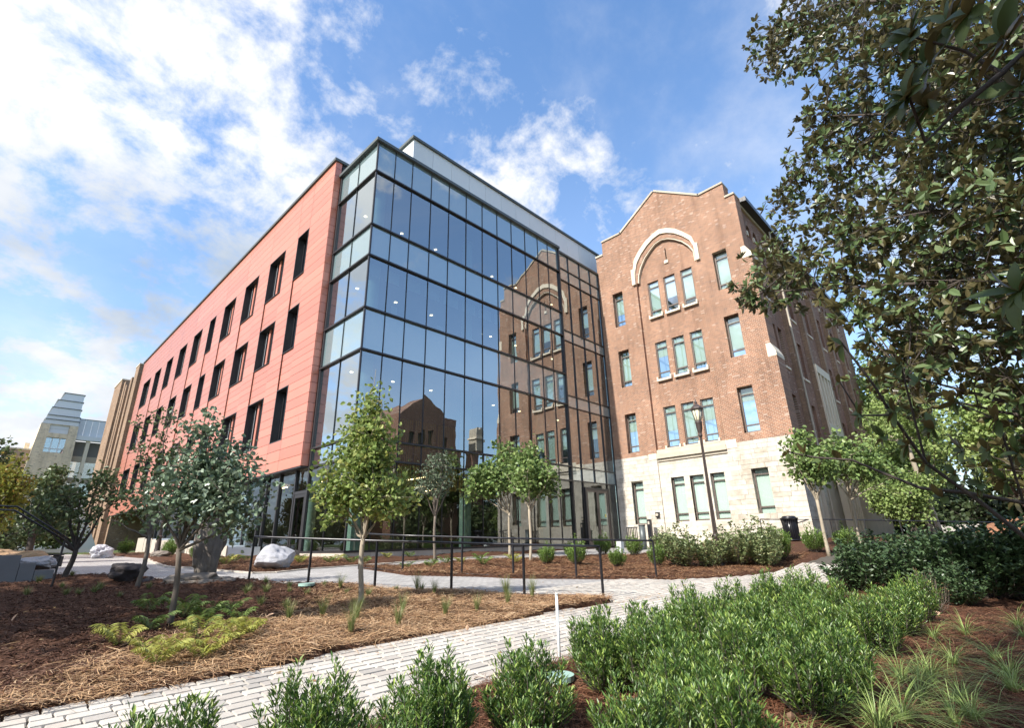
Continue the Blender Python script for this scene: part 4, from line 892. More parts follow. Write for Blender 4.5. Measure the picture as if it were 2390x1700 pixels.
tree('unseen_shade_tree', 'unseen tree added beside the viewer to shade the sedges and straw', 'tree', (-15.8, -20.6, gz(-15.8, -20.6)), (-15.3, -20.3, 4.5), [(-13, -18.9, 8.2, 2.6, 2.0, 1.2), (-10.2, -19.6, 8.6, 2.2, 1.8, 1.), (-14.5, -20.5, 7.6, 2, 2, 1.2), (-11.5, -17.9, 9.4, 2.0, 1.2, .9), (-8.2, -18.6, 9.0, 2.0, 1.5, .8)], M['lf_dk'], M['barkd'], 9, 240, 24, (.2, .15), .2, 'trees shading the walk', spread=.3)  # out of view; crown blobs placed to throw shade over the foreground

# ---------------------------------------------------------------- magnolia
mg = empty('magnolia_tree', (2.2, -22.0, 1.0), 'large magnolia with glossy dark leaves and rusty undersides reaching in at the right', 'tree')
CL = np.array([[3.39,-19.56,7.32],[4.94,-15.69,12.18],[2.47,-19.31,13.02],[-0.01,-20.24,10.63],[3.51,-17.7,9.05],[5.11,-17.6,8.65],[4.34,-18.24,3.49],[0.6,-19.72,9.33],[3.89,-17.74,12.59],[-0.25,-19.6,5.94],[4.85,-17.29,5.93],[1.19,-18.96,13.34],[-0.29,-18.17,3.44],[3.66,-20.38,12.13],[2.64,-19.43,6.24],[3.31,-18.37,4.86],[-0.21,-20.68,10.17],[1.35,-20.08,8.37],[2.38,-20.64,10.14],[-0.03,-18.92,8.21],[3.85,-19.95,13.01],[1.78,-20.92,10.4],[2.19,-20.85,11.3],[1.31,-19.89,6.02],[-0.18,-17.9,3.17],[0.61,-18.87,4.61],[1.24,-19.69,5.27],[1.73,-16.78,8.3],[1.99,-20.63,13.11],[0.43,-19.45,8.5],[0.2,-18.42,5.73],[3.42,-19.14,8.27],[2.27,-19.54,12.03],[2.41,-19.5,13.39],[1.26,-18.23,7.6],[0.35,-19.71,8.02],[1.38,-18.2,9.68],[4.16,-17.94,12.02],[4.31,-19.66,15.62],[0.11,-18.16,5.08],[4.33,-19.5,4.57],[3.92,-20.73,11.5],[4.98,-18.76,12.1],[1.13,-17.08,7.6],[2.8,-20.02,13.62],[3.41,-18.39,10.59],[2.28,-16.5,9.12],[2.59,-17.43,6.77],[4.85,-18.35,15.13],[0.11,-20.54,8.94],[6.03,-15.82,13.06],[0.34,-18.26,3.86],[1.99,-21.41,10.99],[2.31,-15.52,8.41],[1.68,-20.05,6.95],[3.88,-18.58,12.88],[3.15,-19.12,6.16],[4.3,-18.4,8.4],[3.18,-19.73,10.63],[2.69,-18.86,6.94],[-0.49,-19.48,6.84],[2.97,-18.85,3.31],[4.02,-17.3,17.13],[4.81,-17.24,12.21],[-0.18,-19.84,10.24],[4.29,-17.76,7.23],[0.28,-20.51,12.01],[-0.43,-19.66,7.21],[4.0,-19.18,4.15],[4.99,-17.1,6.86],[4.34,-19.74,9.41],[5.6,-17.43,17.65],[2.8,-18.91,8.61],[1.96,-20.58,10.76],[-0.04,-19.84,7.03],[1.68,-20.06,7.37],[3.55,-18.74,7.99],[2.71,-18.57,14.32],[0.82,-19.12,4.97],[0.02,-18.45,4.69],[1.76,-18.42,5.48],[4.94,-17.37,10.77],[3.57,-17.46,7.76],[3.79,-19.24,7.47],[1.45,-17.81,10.47],[0.91,-18.58,3.26],[4.17,-21.16,14.46],[4.32,-19.25,3.39],[3.42,-17.99,9.58],[3.13,-19.59,5.0],[1.17,-19.18,4.66],[3.49,-19.13,6.95],[2.82,-18.31,11.06],[3.65,-19.44,3.96],[4.96,-18.03,8.63],[5.49,-16.99,8.95],[1.84,-16.97,15.39],[0.49,-18.52,8.11],[3.34,-18.12,17.21],[5.37,-17.54,11.64],[2.95,-18.72,10.05],[1.91,-18.49,7.06],[2.65,-17.7,4.01],[2.68,-21.68,12.73],[1.97,-19.17,14.8],[-0.25,-18.96,6.36],[0.03,-19.34,9.08],[5.07,-17.64,6.77],[4.28,-20.47,15.92],[1.86,-20.16,12.37],[3.41,-19.11,12.18],[2.16,-20.53,8.62],[3.65,-18.7,4.37],[4.86,-18.38,18.03],[3.47,-21.6,11.52],[3.87,-16.04,10.59],[3.02,-20.47,14.09],[3.49,-17.7,5.44],[2.35,-19.15,4.44],[0.64,-19.73,10.14],[5.37,-17.61,14.24],[4.01,-17.75,16.56],[4.14,-20.63,10.53],[3.89,-17.81,8.8],[0.37,-20.75,11.82],[2.25,-17.45,12.21],[1.55,-18.29,13.1],[2.54,-16.01,8.17],[1.56,-18.66,13.79],[4.81,-18.91,17.8],[5.96,-15.97,12.5],[3.12,-17.42,6.0],[5.06,-18.34,9.58],[5.7,-15.25,11.4],[2.73,-20.91,9.6],[0.74,-19.66,12.47],[3.18,-17.07,16.08],[5.6,-16.6,12.39],[3.7,-20.05,10.47],[2.8,-20.18,10.28],[0.16,-18.92,7.87],[1.96,-17.95,9.27],[2.8,-17.95,3.17],[5.22,-18.52,13.07],[0.03,-19.26,6.47],[2.96,-18.76,12.85],[1.49,-17.35,7.72],[4.36,-18.89,15.73],[2.73,-18.08,12.69],[-0.15,-19.41,7.74],[-0.49,-20.02,6.57],[1.42,-18.09,4.24],[2.49,-18.68,5.33],[5.16,-16.35,11.34],[3.33,-18.2,16.04],[1.6,-19.39,10.91],[0.23,-21.02,11.35],[1.69,-18.58,3.78],[2.02,-18.14,11.69],[1.73,-19.81,7.04],[4.64,-15.34,9.6],[0.93,-17.56,3.23],[-0.54,-20.11,9.79],[1.7,-19.54,13.86],[3.38,-15.41,9.71],[2.08,-17.75,12.23],[2.04,-17.51,9.65],[2.66,-19.26,8.62],[2.54,-18.87,11.99],[6.27,-16.19,18.96],[4.31,-16.69,12.3],[1.89,-20.43,7.96],[2.55,-18.12,4.89],[1.54,-19.33,7.7],[1.79,-16.16,8.66],[2.03,-17.75,4.45],[3.03,-20.16,15.31],[5.28,-16.37,10.64],[2.02,-17.37,11.05],[3.31,-17.09,16.95],[1.75,-18.57,6.53],[2.16,-21.55,11.62],[5.02,-16.88,11.5],[3.36,-16.2,9.32],[1.41,-19.62,5.95],[1.7,-18.14,14.91],[0.42,-19.12,9.52],[2.04,-17.92,6.94],[0.81,-19.59,9.91],[4.55,-18.12,9.68],[3.8,-17.67,11.49],[4.37,-18.86,12.49],[1.19,-17.78,5.99],[2.11,-18.28,3.04],[2.64,-20.92,12.36],[2.78,-18.8,16.52],[3.08,-22.01,13.51],[2.52,-18.89,6.18],[0.77,-17.36,6.76],[1.69,-17.82,14.78],[4.49,-18.26,16.34],[4.11,-19.34,10.71],[4.77,-18.63,9.9],[5.38,-18.33,14.5],[3.05,-17.99,15.05],[2.32,-18.73,7.97],[4.64,-16.19,9.19],[0.43,-20.7,8.77],[2.2,-18.55,13.35],[4.06,-18.43,4.58],[5.58,-19.21,19.13],[4.24,-18.87,3.95],[3.23,-19.48,5.39],[5.1,-17.23,9.56],[1.4,-19.7,4.86],[1.28,-18.66,4.48],[2.28,-19.82,12.76],[4.43,-19.43,11.45],[2.81,-17.01,9.72],[1.2,-17.79,4.68],[3.46,-15.5,8.63],[6.43,-15.98,19.86],[1.38,-18.29,6.44],[6.05,-16.36,18.04],[1.95,-19.63,14.82],[3.94,-20.36,7.2],[2.27,-19.74,7.59],[-0.2,-20.58,10.54],[2.72,-18.22,9.54],[1.87,-17.51,11.43],[1.74,-19.31,5.61],[5.34,-18.25,20.29],[4.25,-19.51,7.15],[1.47,-19.18,2.97],[1.96,-18.69,5.57],[4.54,-14.94,9.97],[0.47,-20.86,10.14],[2.6,-18.29,3.85],[3.6,-17.48,17.25],[5.28,-18.15,13.39],[0.49,-18.64,5.65],[0.64,-19.15,8.36],[3.74,-19.21,13.15],[4.13,-16.38,12.29],[1.96,-15.3,8.44],[0.36,-18.99,3.46],[5.26,-17.83,20.17],[0.8,-17.57,8.29],[4.23,-20.87,10.14],[1.82,-20.17,10.14],[1.44,-19.17,12.73],[2.1,-20.37,7.2],[3.5,-19.0,5.86],[4.35,-17.14,16.53],[4.03,-20.0,6.33],[0.57,-18.25,6.58],[2.37,-17.65,3.59],[3.63,-17.67,15.22],[3.96,-20.73,15.81],[5.58,-15.61,9.82],[0.92,-19.87,9.91],[3.3,-18.04,6.55],[-0.31,-20.36,7.55],[0.1,-18.35,5.34],[2.45,-20.13,11.74],[0.29,-18.89,2.93],[2.97,-16.95,11.93],[-0.36,-18.64,2.94],[1.16,-18.47,14.96],[5.56,-14.32,9.71],[0.9,-17.86,8.25],[3.72,-21.62,13.79],[1.28,-19.39,14.55],[4.09,-20.3,10.31],[3.26,-18.1,10.32],[0.62,-18.73,8.37],[2.5,-17.57,8.01],[0.99,-18.7,11.79],[2.84,-18.04,5.27],[0.81,-20.25,10.34],[4.17,-17.74,18.27],[1.93,-19.56,12.25],[4.61,-19.41,16.68],[3.88,-21.53,11.24],[1.48,-17.5,4.88],[4.53,-17.33,11.55],[0.73,-17.9,5.28],[-0.42,-19.94,7.18],[1.14,-18.89,4.38],[5.13,-16.35,12.38],[2.24,-19.22,13.92],[5.14,-17.26,10.06],[3.64,-20.66,14.02],[2.44,-19.65,4.58],[3.2,-20.17,14.45],[2.09,-20.6,9.52],[0.77,-17.54,6.5],[5.44,-17.02,15.24],[6.06,-15.44,11.21]])
CL = CL[(CL[:, 2] > 5.2) | (CL[:, 1] < -18.9)]; deep = CL[(CL[:, 1] < -18.0) & (CL[:, 2] > 6)]; CL = np.vstack([CL, deep[::2]+np.array([2.2, -.4, .3])+rng.normal(0, .5, deep[::2].shape)])
tm = MB(); tm.tube([(2.2, -22, .8), (2.25, -21.9, 4), (2.4, -21.6, 8), (2.5, -21.2, 12), (2.6, -21, 15)], [.3, .25, .21, .15, .06], 12)
nodes = [np.array([2.25+.02*k, -21.9+.05*k, 3+k]) for k in range(12)]
limb_src = CL[rng.choice(len(CL), 26, replace=False)]
for e in limb_src:
    zs = np.clip(e[2]-2.2, 2.5, 13); s = np.array([2.3, -21.7, zs]); v = e-s; ln = np.linalg.norm(v)
    m1 = s+v*.4+rng.normal(0, .12, 3); m2 = s+v*.75+rng.normal(0, .12, 3); pp = [s, m1, m2, e]; tm.tube(pp, [.075, .05, .03, .012], 6, False)
    for a, b in ((s, m1), (m1, m2), (m2, e)):
        for u in (.33, .66, 1.): nodes.append(a+(b-a)*u)
nodes = np.array(nodes)
LP = []; LA = []; LN = []; LL = []
for c in CL:
    s = nodes[np.argmin(np.linalg.norm(nodes-c, axis=1)+np.maximum(0, nodes[:, 2]-c[2]))]; m = (s+c)/2+rng.normal(0, .08, 3); tm.tube([s, m, c], [.016, .011, .006], 4, False)
    n = rng.integers(10, 15)
    for _ in range(n):
        e = c+rng.normal(0, .30 if c[1] < -18 else .21, 3); tm.tube([c, e], [.006, .004], 3, False)
        k = rng.integers(6, 10); tw = unitv(e-c); ax = unitv(tw[None]*.45+rnd(k)*.8+np.array([0, 0, .10])); LP.append(e+ax*.01); LA.append(ax); LN.append(unitv(rnd(k)*.5+tw*.6+np.array([0, 0, .45]))); LL.append(rng.uniform(.13, .23, k))
P = np.vstack(LP); L = np.concatenate(LL)
V, F = leaf_geo(P, np.vstack(LA), np.vstack(LN), L, L*.50, .14, 'oval', .08)
tm.build('trunk', M['barkd'], mg, True); link_mesh('crown', npmesh('crown', V, F, M['lf_mag']), mg)
# big single leaves close to the viewer
def big_leaf(L=.17, W=.075, bend=.12):
    n = 7; b = MB(); V = []
    for i in range(n):
        t = i/(n-1); w = W*.5*math.sin(math.pi*min(1, t*.93+.035))**.75*(1.0 if t < .97 else .15); z = -bend*L*t*t*2
        V += [(t*L, -w, z+w*.28), (t*L, 0, z), (t*L, w, z+w*.28)]
    F = []
    for i in range(n-1):
        for j in range(2): a = i*3+j; F.append((a, a+3, a+4, a+1))
    b.add(V, F); return b.mesh('leaf', M['lf_magn'], True)
BL = [big_leaf(), big_leaf(.15, .07, .2), big_leaf(.19, .08, .05)]
NEAR = [[-7.07,-18.93,5.27,11],[-6.99,-19.09,5.28,9],[-7.16,-18.83,4.84,11],[-6.97,-18.97,5.11,8],[-7.07,-18.89,4.8,9],[-7.21,-19.21,4.86,9],[-6.91,-19.24,4.79,8],[-7.1,-19.2,5.18,8],[-7.27,-18.93,3.63,9],[-7.39,-19.11,4.95,7],[-5.12,-17.96,4.26,4],[-4.89,-18.13,4.29,5],[-5.33,-17.91,3.88,3],[-4.89,-18.12,3.97,7],[-4.68,-18.28,4.1,7],[-5.31,-17.99,3.59,8],[-4.89,-18.17,3.66,8],[-5.1,-18.07,3.43,6],[-4.47,-18.36,3.93,7],[-4.87,-18.38,3.48,8],[-4.69,-18.17,3.4,7],[-4.08,-17.08,3.55,4],[-4.04,-17.23,3.52,6],[-3.91,-17.34,3.44,6],[-3.87,-17.51,3.43,6],[-4.08,-18.23,3.3,7],[-4.07,-18.38,3.17,7],[-4.06,-18.53,3.08,7],[-4.06,-18.7,3.1,8],[-4.26,-18.82,3.28,8],[-4.26,-18.5,3.36,7],[-4.06,-18.66,3.36,7],[-4.26,-18.54,3.77,7],[-4.26,-18.77,3.58,7],[-4.08,-18.25,2.99,6]]
BR = [[[-6.84,-19.4,4.85],[-6.92,-19.29,4.96],[-6.95,-19.19,4.88],[-7.03,-19.0,4.74],[-7.06,-18.83,4.61],[-7.16,-18.83,4.84]],[[-6.95,-19.19,4.88],[-6.99,-19.1,5.08],[-7.07,-18.93,5.27]],[[-7.0,-19.35,3.62],[-7.09,-19.08,3.72],[-7.27,-18.93,3.63]],[[-3.57,-19.06,2.99],[-3.76,-18.75,2.92],[-3.87,-18.39,3.03],[-3.89,-18.1,3.09],[-3.82,-17.82,3.27],[-3.86,-17.6,3.42],[-4.02,-17.3,3.47],[-4.08,-17.08,3.55]],[[-3.76,-18.79,2.48],[-4.06,-18.51,2.9],[-4.18,-18.21,3.29],[-4.79,-18.13,3.65],[-5.0,-18.09,3.88],[-5.12,-17.96,4.28]],[[-4.79,-18.13,3.65],[-5.31,-17.99,3.59],[-5.33,-17.91,3.88]],[[-4.18,-18.21,3.29],[-4.68,-18.28,4.1]],[[-3.76,-18.75,2.92],[-4.26,-18.77,3.58],[-4.26,-18.54,3.77]]]
bt = MB()
for b in BR: bt.tube(b, np.linspace(.02, .008, len(b)) if len(b) > 3 else [.011, .008, .005][:len(b)], 7, False)
# the near boughs spring from low limbs of the same trunk
bt.tube([(2.3, -21.9, 2.2), (-.5, -20.8, 2.7), (-2.4, -19.9, 2.9), (-3.57, -19.06, 2.99)], [.08, .05, .035, .02], 8, False); bt.tube([(-.5, -20.8, 2.7), (-2.2, -19.7, 2.3), (-3.76, -18.79, 2.48)], [.04, .03, .02], 8, False)
bt.tube([(2.3, -21.8, 5.5), (-2, -21.2, 5.2), (-5, -20.3, 4.9), (-6.84, -19.4, 4.85)], [.08, .05, .035, .02], 8, False); bt.tube([(-5, -20.3, 4.9), (-6.2, -19.9, 4.1), (-7.0, -19.35, 3.62)], [.03, .02, .011], 8, False)
bt.build('bough', M['barkd'], mg, True)
for x, y, z, n in NEAR:
    c = Vector((x, y, z)); out_ = Vector((-.55, .55, .25)).normalized() if x < -6 else Vector((-.3, .8, .1)).normalized()
    sc = 1. if x < -6 else .86
    for k in range(int(n*1.2)):
        a = k*2.4+rng.uniform(-.3, .3); s = out_.cross(Vector((0, 0, 1))).normalized(); u = s.cross(out_)
        v = (s*math.cos(a)+u*math.sin(a))*rng.uniform(.7, 1.2)+out_*rng.uniform(.1, .8); v.normalize()
        nrm = (out_*.7+Vector(rng.normal(0, .35, 3))+Vector((0, 0, .5))).normalized(); yv = nrm.cross(v).normalized(); zv = v.cross(yv)
        o = link_mesh('leaf', BL[rng.integers(3)], mg); f = sc*rng.uniform(.75, 1.1)
        o.matrix_local = Matrix(((v.x*f, yv.x*f, zv.x*f, c.x-2.2), (v.y*f, yv.y*f, zv.y*f, c.y+22.0), (v.z*f, yv.z*f, zv.z*f, c.z-1.0), (0, 0, 0, 1)))

# ---------------------------------------------------------------- shrubs
def proto_shrub(h, w, ns, lps, ls, leaf, erect=1., shape='thin', bark='barkd', seed=0, low=.18):
    LP = []; LA = []; LN = []; LS = []; st = MB()
    for i in range(ns):
        a = rng.uniform(0, 6.283); r = math.sqrt(rng.random())*w*.5; hh = h*(1-.42*(r/(w*.5))**2)*rng.uniform(.62, 1.16)
        b = np.array([math.cos(a)*r*.25, math.sin(a)*r*.25, 0]); e = np.array([math.cos(a)*r*1.05, math.sin(a)*r*1.05, hh]); m = b+(e-b)*.5+np.array([math.cos(a), math.sin(a), 0])*r*.25
        st.tube([b, m, e], [.006, .004, .0015], 3, False)
        u = low+(1-low)*rng.random(lps)**.75; p = (1-u)[:, None]**2*b+2*(u*(1-u))[:, None]*m+(u**2)[:, None]*e
        t = unitv(e-m); az = rng.uniform(0, 6.283, lps); side = np.stack([np.cos(az), np.sin(az), np.zeros(lps)], 1)
        ax = unitv(side*(1.15-.5*u[:, None])+t*(.35+.75*erect*u[:, None]))
        spur = rng.random(lps)**2*.09*h/.6*(1.1-u*.7)
        LP.append(p+side*spur[:, None]+np.array([0, 0, 1])*spur[:, None]*.5); LA.append(ax); LN.append(unitv(np.array([0, 0, 1.])+side*-.5+rng.normal(0, .35, (lps, 3)))); LS.append(np.full(lps, 1.)*rng.uniform(.7, 1.2, lps))
    P = np.vstack(LP); s = np.concatenate(LS); V, F = leaf_geo(P, np.vstack(LA), np.vstack(LN), ls[0]*s, ls[1]*s, .2, shape, .04)
    return npmesh('foliage', V, F, leaf), st.mesh('stems', M[bark])
def shrub(name, protos, x, y, s, label, cat, group, rz=None, sz=None, dz=0):
    fm, sm = protos[rng.integers(len(protos))]; o = empty(name, (x, y, gz(x, y)-.03+dz), label, cat, group, rng.uniform(0, 6.28) if rz is None else rz)
    for n, m in (('foliage', fm), ('stems', sm)):
        c = bpy.data.objects.new(n, m); COL.objects.link(c); c.parent = o
    o.scale = (s, s, s*(sz or 1)); return o
ink = [proto_shrub(.66, .62, 84, 74, (.049, .0140), M['lf_shr']) for _ in range(5)]
front = [(-9.16, -15.38, .95, 'low bushy inkberry shrub cropped by the bottom edge, leftmost of the front row'),
 (-8.38, -15.35, 1.03, 'dense inkberry shrub second from the left over the lower edge of the walk'), (-7.64, -15.54, 1.06, 'tall inkberry shrub third from the left over the pavers'),
 (-8.15, -15.85, .78, 'small inkberry shrub below the third one at the bottom edge'), (-6.79, -15.66, 1.06, 'upright inkberry shrub left of the white marker pipe'),
 (-7.5, -16.3, .74, 'small inkberry shrub at the bottom edge below the marker pipe'), (-5.51, -15.46, 1.12, 'inkberry shrub just right of the white marker pipe'),
 (-4.99, -15.61, 1.1, 'inkberry shrub beside the walk, second right of the marker pipe'), (-3.29, -15.25, 1.15, 'feathery inkberry shrub standing out against the pale walk'),
 (-2.15, -15.38, 1.15, 'inkberry shrub against the walk with bright tips, next to the feathery one'), (-.69, -15.49, 1.18, 'far inkberry shrub where the walk narrows behind the mass'),
 (.75, -15.54, 1.25, 'farthest inkberry shrub of the front row near the path'), (-5.93, -16.5, 1.05, 'inkberry shrub in the middle of the mass with fresh yellow tips'),
 (-4.86, -16.5, 1.1, 'large green inkberry shrub in the centre of the mass'), (-3.5, -16.2, 1.12, 'inkberry shrub behind the centre of the mass'),
 (-3.1, -16.75, 1.12, 'fine leaved inkberry shrub right of the mass centre'), (-1.5, -16.92, 1.15, 'inkberry shrub at the right end of the mass'), (-.17, -17.0, 1.15, 'inkberry shrub in front of the viburnum hedge'),
 (1.22, -17.1, 1.15, 'inkberry shrub tucked against the viburnum hedge'), (-6.9, -16.7, .98, 'big inkberry shrub nearest the viewer, low in the picture'),
 (-6.3, -16.95, .98, 'inkberry shrub beside the nearest one, above the sedges'), (-5.42, -16.0, 1.05, 'inkberry shrub between the front row and the mass centre'),
 (-4.9, -17.05, 1.0, 'dark inkberry shrub overhanging the bare straw'), (-1.7, -16.1, 1.15, 'inkberry shrub in the second row towards the lamp post'), (-4.1, -15.85, 1.1, 'inkberry shrub in the second row behind the pipe'), (-4.1, -17.15, .95, 'low inkberry shrub on the straw side of the mass'), (-.3, -16.3, 1.15, 'inkberry shrub filling the far corner of the mass')]
for x, y, s, lb in front: shrub('inkberry_shrub', ink, x, y, s, lb, 'shrub', 'inkberry shrubs along the walk')
box_ = [proto_shrub(.95, .8, 60, 45, (.075, .032), M['lf_shr2'], .9) for _ in range(2)]
for x, y, s, lb in [(4.53, -6.23, .82, 'small boxwood in the straw bed, leftmost in front'), (5.13, -7.1, .98, 'boxwood behind the end of the rail, second from the left in front'), (9.84, -4.98, .98, 'boxwood near the doors at the back of the bed'), (6.04, -8.17, .78, 'low boxwood next to the last rail post'),
  (10.36, -6.25, 1.0, 'boxwood at the back beside the white box'), (7.15, -9.1, .84, 'boxwood right of the far railing end'), (11.2, -11.9, 1.3, 'bright yellow green boxwood right of the lamp post'), (7.9, -4.7, .8, 'boxwood close to the entrance bay glass'), (13.4, -12.6, 1.1, 'bright boxwood below the left slender tree'), (14.8, -13.4, 1.1, 'bright boxwood below the right slender tree')]:
    shrub('boxwood_shrub', box_, x, y, s, lb, 'shrub', 'small bright boxwoods')
def vib(h, w, leaf, n=2600, ls=.085): return proto_shrub(h, w, 70, int(n/70), (ls, ls*.78), leaf, .3, 'oval', low=.1)
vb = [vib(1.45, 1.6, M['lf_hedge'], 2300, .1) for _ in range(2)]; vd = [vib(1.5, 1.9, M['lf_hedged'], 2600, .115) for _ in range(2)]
for x, y, s, lb in [(8.0, -9.64, .98, 'sunlit viburnum left of the lamp post'), (8.45, -10.45, .8, 'sunlit viburnum directly left of the lamp base'), (9.35, -11.0, .95, 'sunlit viburnum right of the lamp base'), (10.4, -11.45, 1.05, 'tall sunlit viburnum before the trash can'),
  (11.9, -6.9, .72, 'small viburnum by the card reader post'), (9.7, -11.9, .8, 'viburnum overhanging the straw at the curve of the path')]:
    shrub('viburnum_bush', vb, x, y, s, lb, 'shrub', 'sunlit viburnum bushes')
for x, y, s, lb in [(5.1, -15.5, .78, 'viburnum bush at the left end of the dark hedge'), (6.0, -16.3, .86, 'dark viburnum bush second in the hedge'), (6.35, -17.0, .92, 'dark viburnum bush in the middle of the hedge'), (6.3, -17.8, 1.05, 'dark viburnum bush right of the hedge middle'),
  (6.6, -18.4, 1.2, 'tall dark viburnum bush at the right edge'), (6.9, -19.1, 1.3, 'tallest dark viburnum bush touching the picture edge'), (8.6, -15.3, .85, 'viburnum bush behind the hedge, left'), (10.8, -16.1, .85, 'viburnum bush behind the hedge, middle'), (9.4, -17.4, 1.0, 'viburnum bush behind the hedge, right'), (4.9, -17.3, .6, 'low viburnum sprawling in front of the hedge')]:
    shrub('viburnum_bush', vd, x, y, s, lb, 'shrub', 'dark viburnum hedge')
tw_ = proto_shrub(.85, .9, 90, 6, (.03, .012), M['straw'], .8, bark='bark'); shrub('bare_twiggy_shrub', [tw_], 3.0, -17.0, .95, 'brown nearly leafless twiggy shrub at the right end of the inkberries', 'shrub', None)
for x, y, s in ((-2.6, 8.5, .8), (-3.0, 12, .9), (-2.2, 15, .9), (-3.3, 6.2, .7), (-3.4, 20, 1.)): shrub('boxwood_shrub', box_, x, y, s, 'green shrub planted along the red wing beside the paved plaza', 'shrub', 'shrubs along the red wing')

# ---------------------------------------------------------------- grasses, sedges, ferns
def tuft(n, L, W, lean, leaf, segs=4):
    V = []; F = []
    for i in range(n):
        a = rng.uniform(0, 6.283); l = L*rng.uniform(.55, 1.1); d = np.array([math.cos(a), math.sin(a), 0]); s = np.array([-d[1], d[0], 0]); b = d*rng.random()*.03; k = lean*rng.uniform(.4, 1.3); b0 = len(V)
        for j in range(segs+1):
            t = j/segs; p = b+d*l*k*t**1.7+np.array([0, 0, l*(t*(1-.12*k)-.5*k*t**2.2)]); w = W*(1-t**2)*.5+.0004; V += [p-s*w, p+s*w]
        F += [(b0+2*j, b0+2*j+1, b0+2*j+3, b0+2*j+2) for j in range(segs)]
    return npmesh('blades', np.array(V), np.array(F), leaf)
def place(name, protos, x, y, s, label, cat, group, dz=0):
    o = bpy.data.objects.new(name, protos[rng.integers(len(protos))]); COL.objects.link(o); o.location = (x, y, gz(x, y)-.01+dz); o.rotation_euler = (0, 0, rng.uniform(0, 6.28)); o.scale = (s, s, s); return props(o, label, cat, group)
sd = [tuft(60, .62, .0072, 1.3, M['grassy']) for _ in range(3)]; tg_ = [tuft(110, .52, .004, .38, M['grass'], 3) for _ in range(3)]; lg = [tuft(90, .2, .006, .55, M['grass'], 3) for _ in range(2)]
for x, y in [(-6.2, -17.35), (-5.9, -17.55), (-5.4, -17.7), (-4.81, -17.5), (-4.39, -17.6), (-3.52, -17.6), (-2.33, -17.5), (-2.46, -17.58), (-3.25, -17.88), (-2.68, -18.24), (-.95, -18.05), (.5, -17.7), (2.7, -18.22), (-5.7, -17.25), (-4.1, -17.9), (-2.9, -17.55), (-1.6, -17.7), (-6.0, -17.2), (-3.9, -18.0), (-1.9, -18.2), (-.2, -17.4), (1.2, -18.3), (-3.0, -17.4), (-4.7, -17.5)]:
    place('sedge_tuft', sd, x, y, rng.uniform(.75, 1.1), 'arching bright green sedge tuft on the pine straw', 'grass tuft', 'sedge tufts at the lower right')
for x, y in [(-5.91, -10.46), (-5.53, -10.85), (-4.65, -10.8), (-5.26, -11.59), (-6.14, -11.78), (-4.17, -11.36), (-3.52, -11.43), (-3.21, -9.79), (-2.69, -11.37), (-1.86, -10.5), (-1.76, -11.16), (-6.37, -10.3), (-4.3, -7.95), (-3.0, -8.9)]:
    place('ornamental_grass', tg_, x, y, rng.uniform(.75, 1.1), 'wispy upright ornamental grass in the straw bed', 'grass tuft', 'wispy grasses in the straw bed')
for x, y in [(-6.14, -8.54), (-5.63, -7.41), (-5.92, -7.19), (-5.01, -7.05), (-5.89, -9.04), (-5.03, -5.8), (-5.56, -6.33), (-5.13, -8.18), (-4.43, -7.48), (-4.38, -8.36), (-4.13, -8.82), (-3.33, -8.6), (-2.95, -9.0), (-5.27, -7.68), (-7.82, -6.1), (-7.23, -5.41), (-8.47, -3.95), (-8.51, -5.11), (-8.34, -5.24), (-8.78, -2.94), (-8.12, -1.9), (-8.08, -5.11), (-7.94, -4.7), (-9.06, -4.85), (-5.83, -6.99)]:
    place('low_grass_tuft', lg, x, y, rng.uniform(.8, 1.3), 'low dark green grass tuft in the mulch', 'grass tuft', 'low grass tufts in the mulch')
def fern(leaf, n=7, L=.42):
    P = []; A = []; N = []; LL = []; st = MB()
    for i in range(n):
        a = i*2.4+rng.uniform(-.3, .3); l = L*rng.uniform(.65, 1.1); d = np.array([math.cos(a), math.sin(a), 0]); s = np.array([-d[1], d[0], 0]); pts = []
        for j in range(20):
            t = (j+1)/20; p = d*l*t*.72+np.array([0, 0, l*(1.35*t-.95*t*t)]); pts.append(p); w = .11*L/.42*math.sin(math.pi*(t*.85+.12))
            for sg in (-1, 1): P.append(p); A.append(s*sg+d*.45+np.array([0, 0, -.3])+rng.normal(0, .12, 3)); N.append(np.array([0, 0, 1])-d*.2); LL.append(w)
        st.tube(pts[::5]+[pts[-1]], .002, 3, False)
    LL = np.array(LL); V, F = leaf_geo(np.array(P), np.array(A), np.array(N), LL, LL*.17+.003, .05, 'thin', .1)
    return npmesh('fronds', V, F, leaf)
fy = [fern(M['ferny']) for _ in range(2)]; fgn = [fern(M['fern']) for _ in range(2)]
for x, y in [(-8.5, -10.5), (-8.4, -11.9), (-8.13, -11.37), (-8.28, -11.7), (-8.0, -11.9), (-7.85, -11.75), (-7.51, -11.45), (-7.3, -11.24), (-7.8, -11.1), (-8.35, -11.1), (-7.15, -10.9)]:
    place('yellow_fern', fy, x, y, rng.uniform(.8, 1.25), 'yellowing fern at the foot of the leaning young tree', 'fern', 'yellow ferns by the leaning tree', .02)
for x, y in [(-7.52, -9.31), (-7.3, -9.49), (-6.81, -9.07), (-8.06, -9.9), (-7.46, -8.76), (-6.97, -9.94), (-7.84, -8.55), (-7.56, -10.2)]:
    place('green_fern', fgn, x, y, rng.uniform(.9, 1.3), 'green fern in the dark mulch beside the leaning young tree', 'fern', 'green ferns in the mulch', .02)
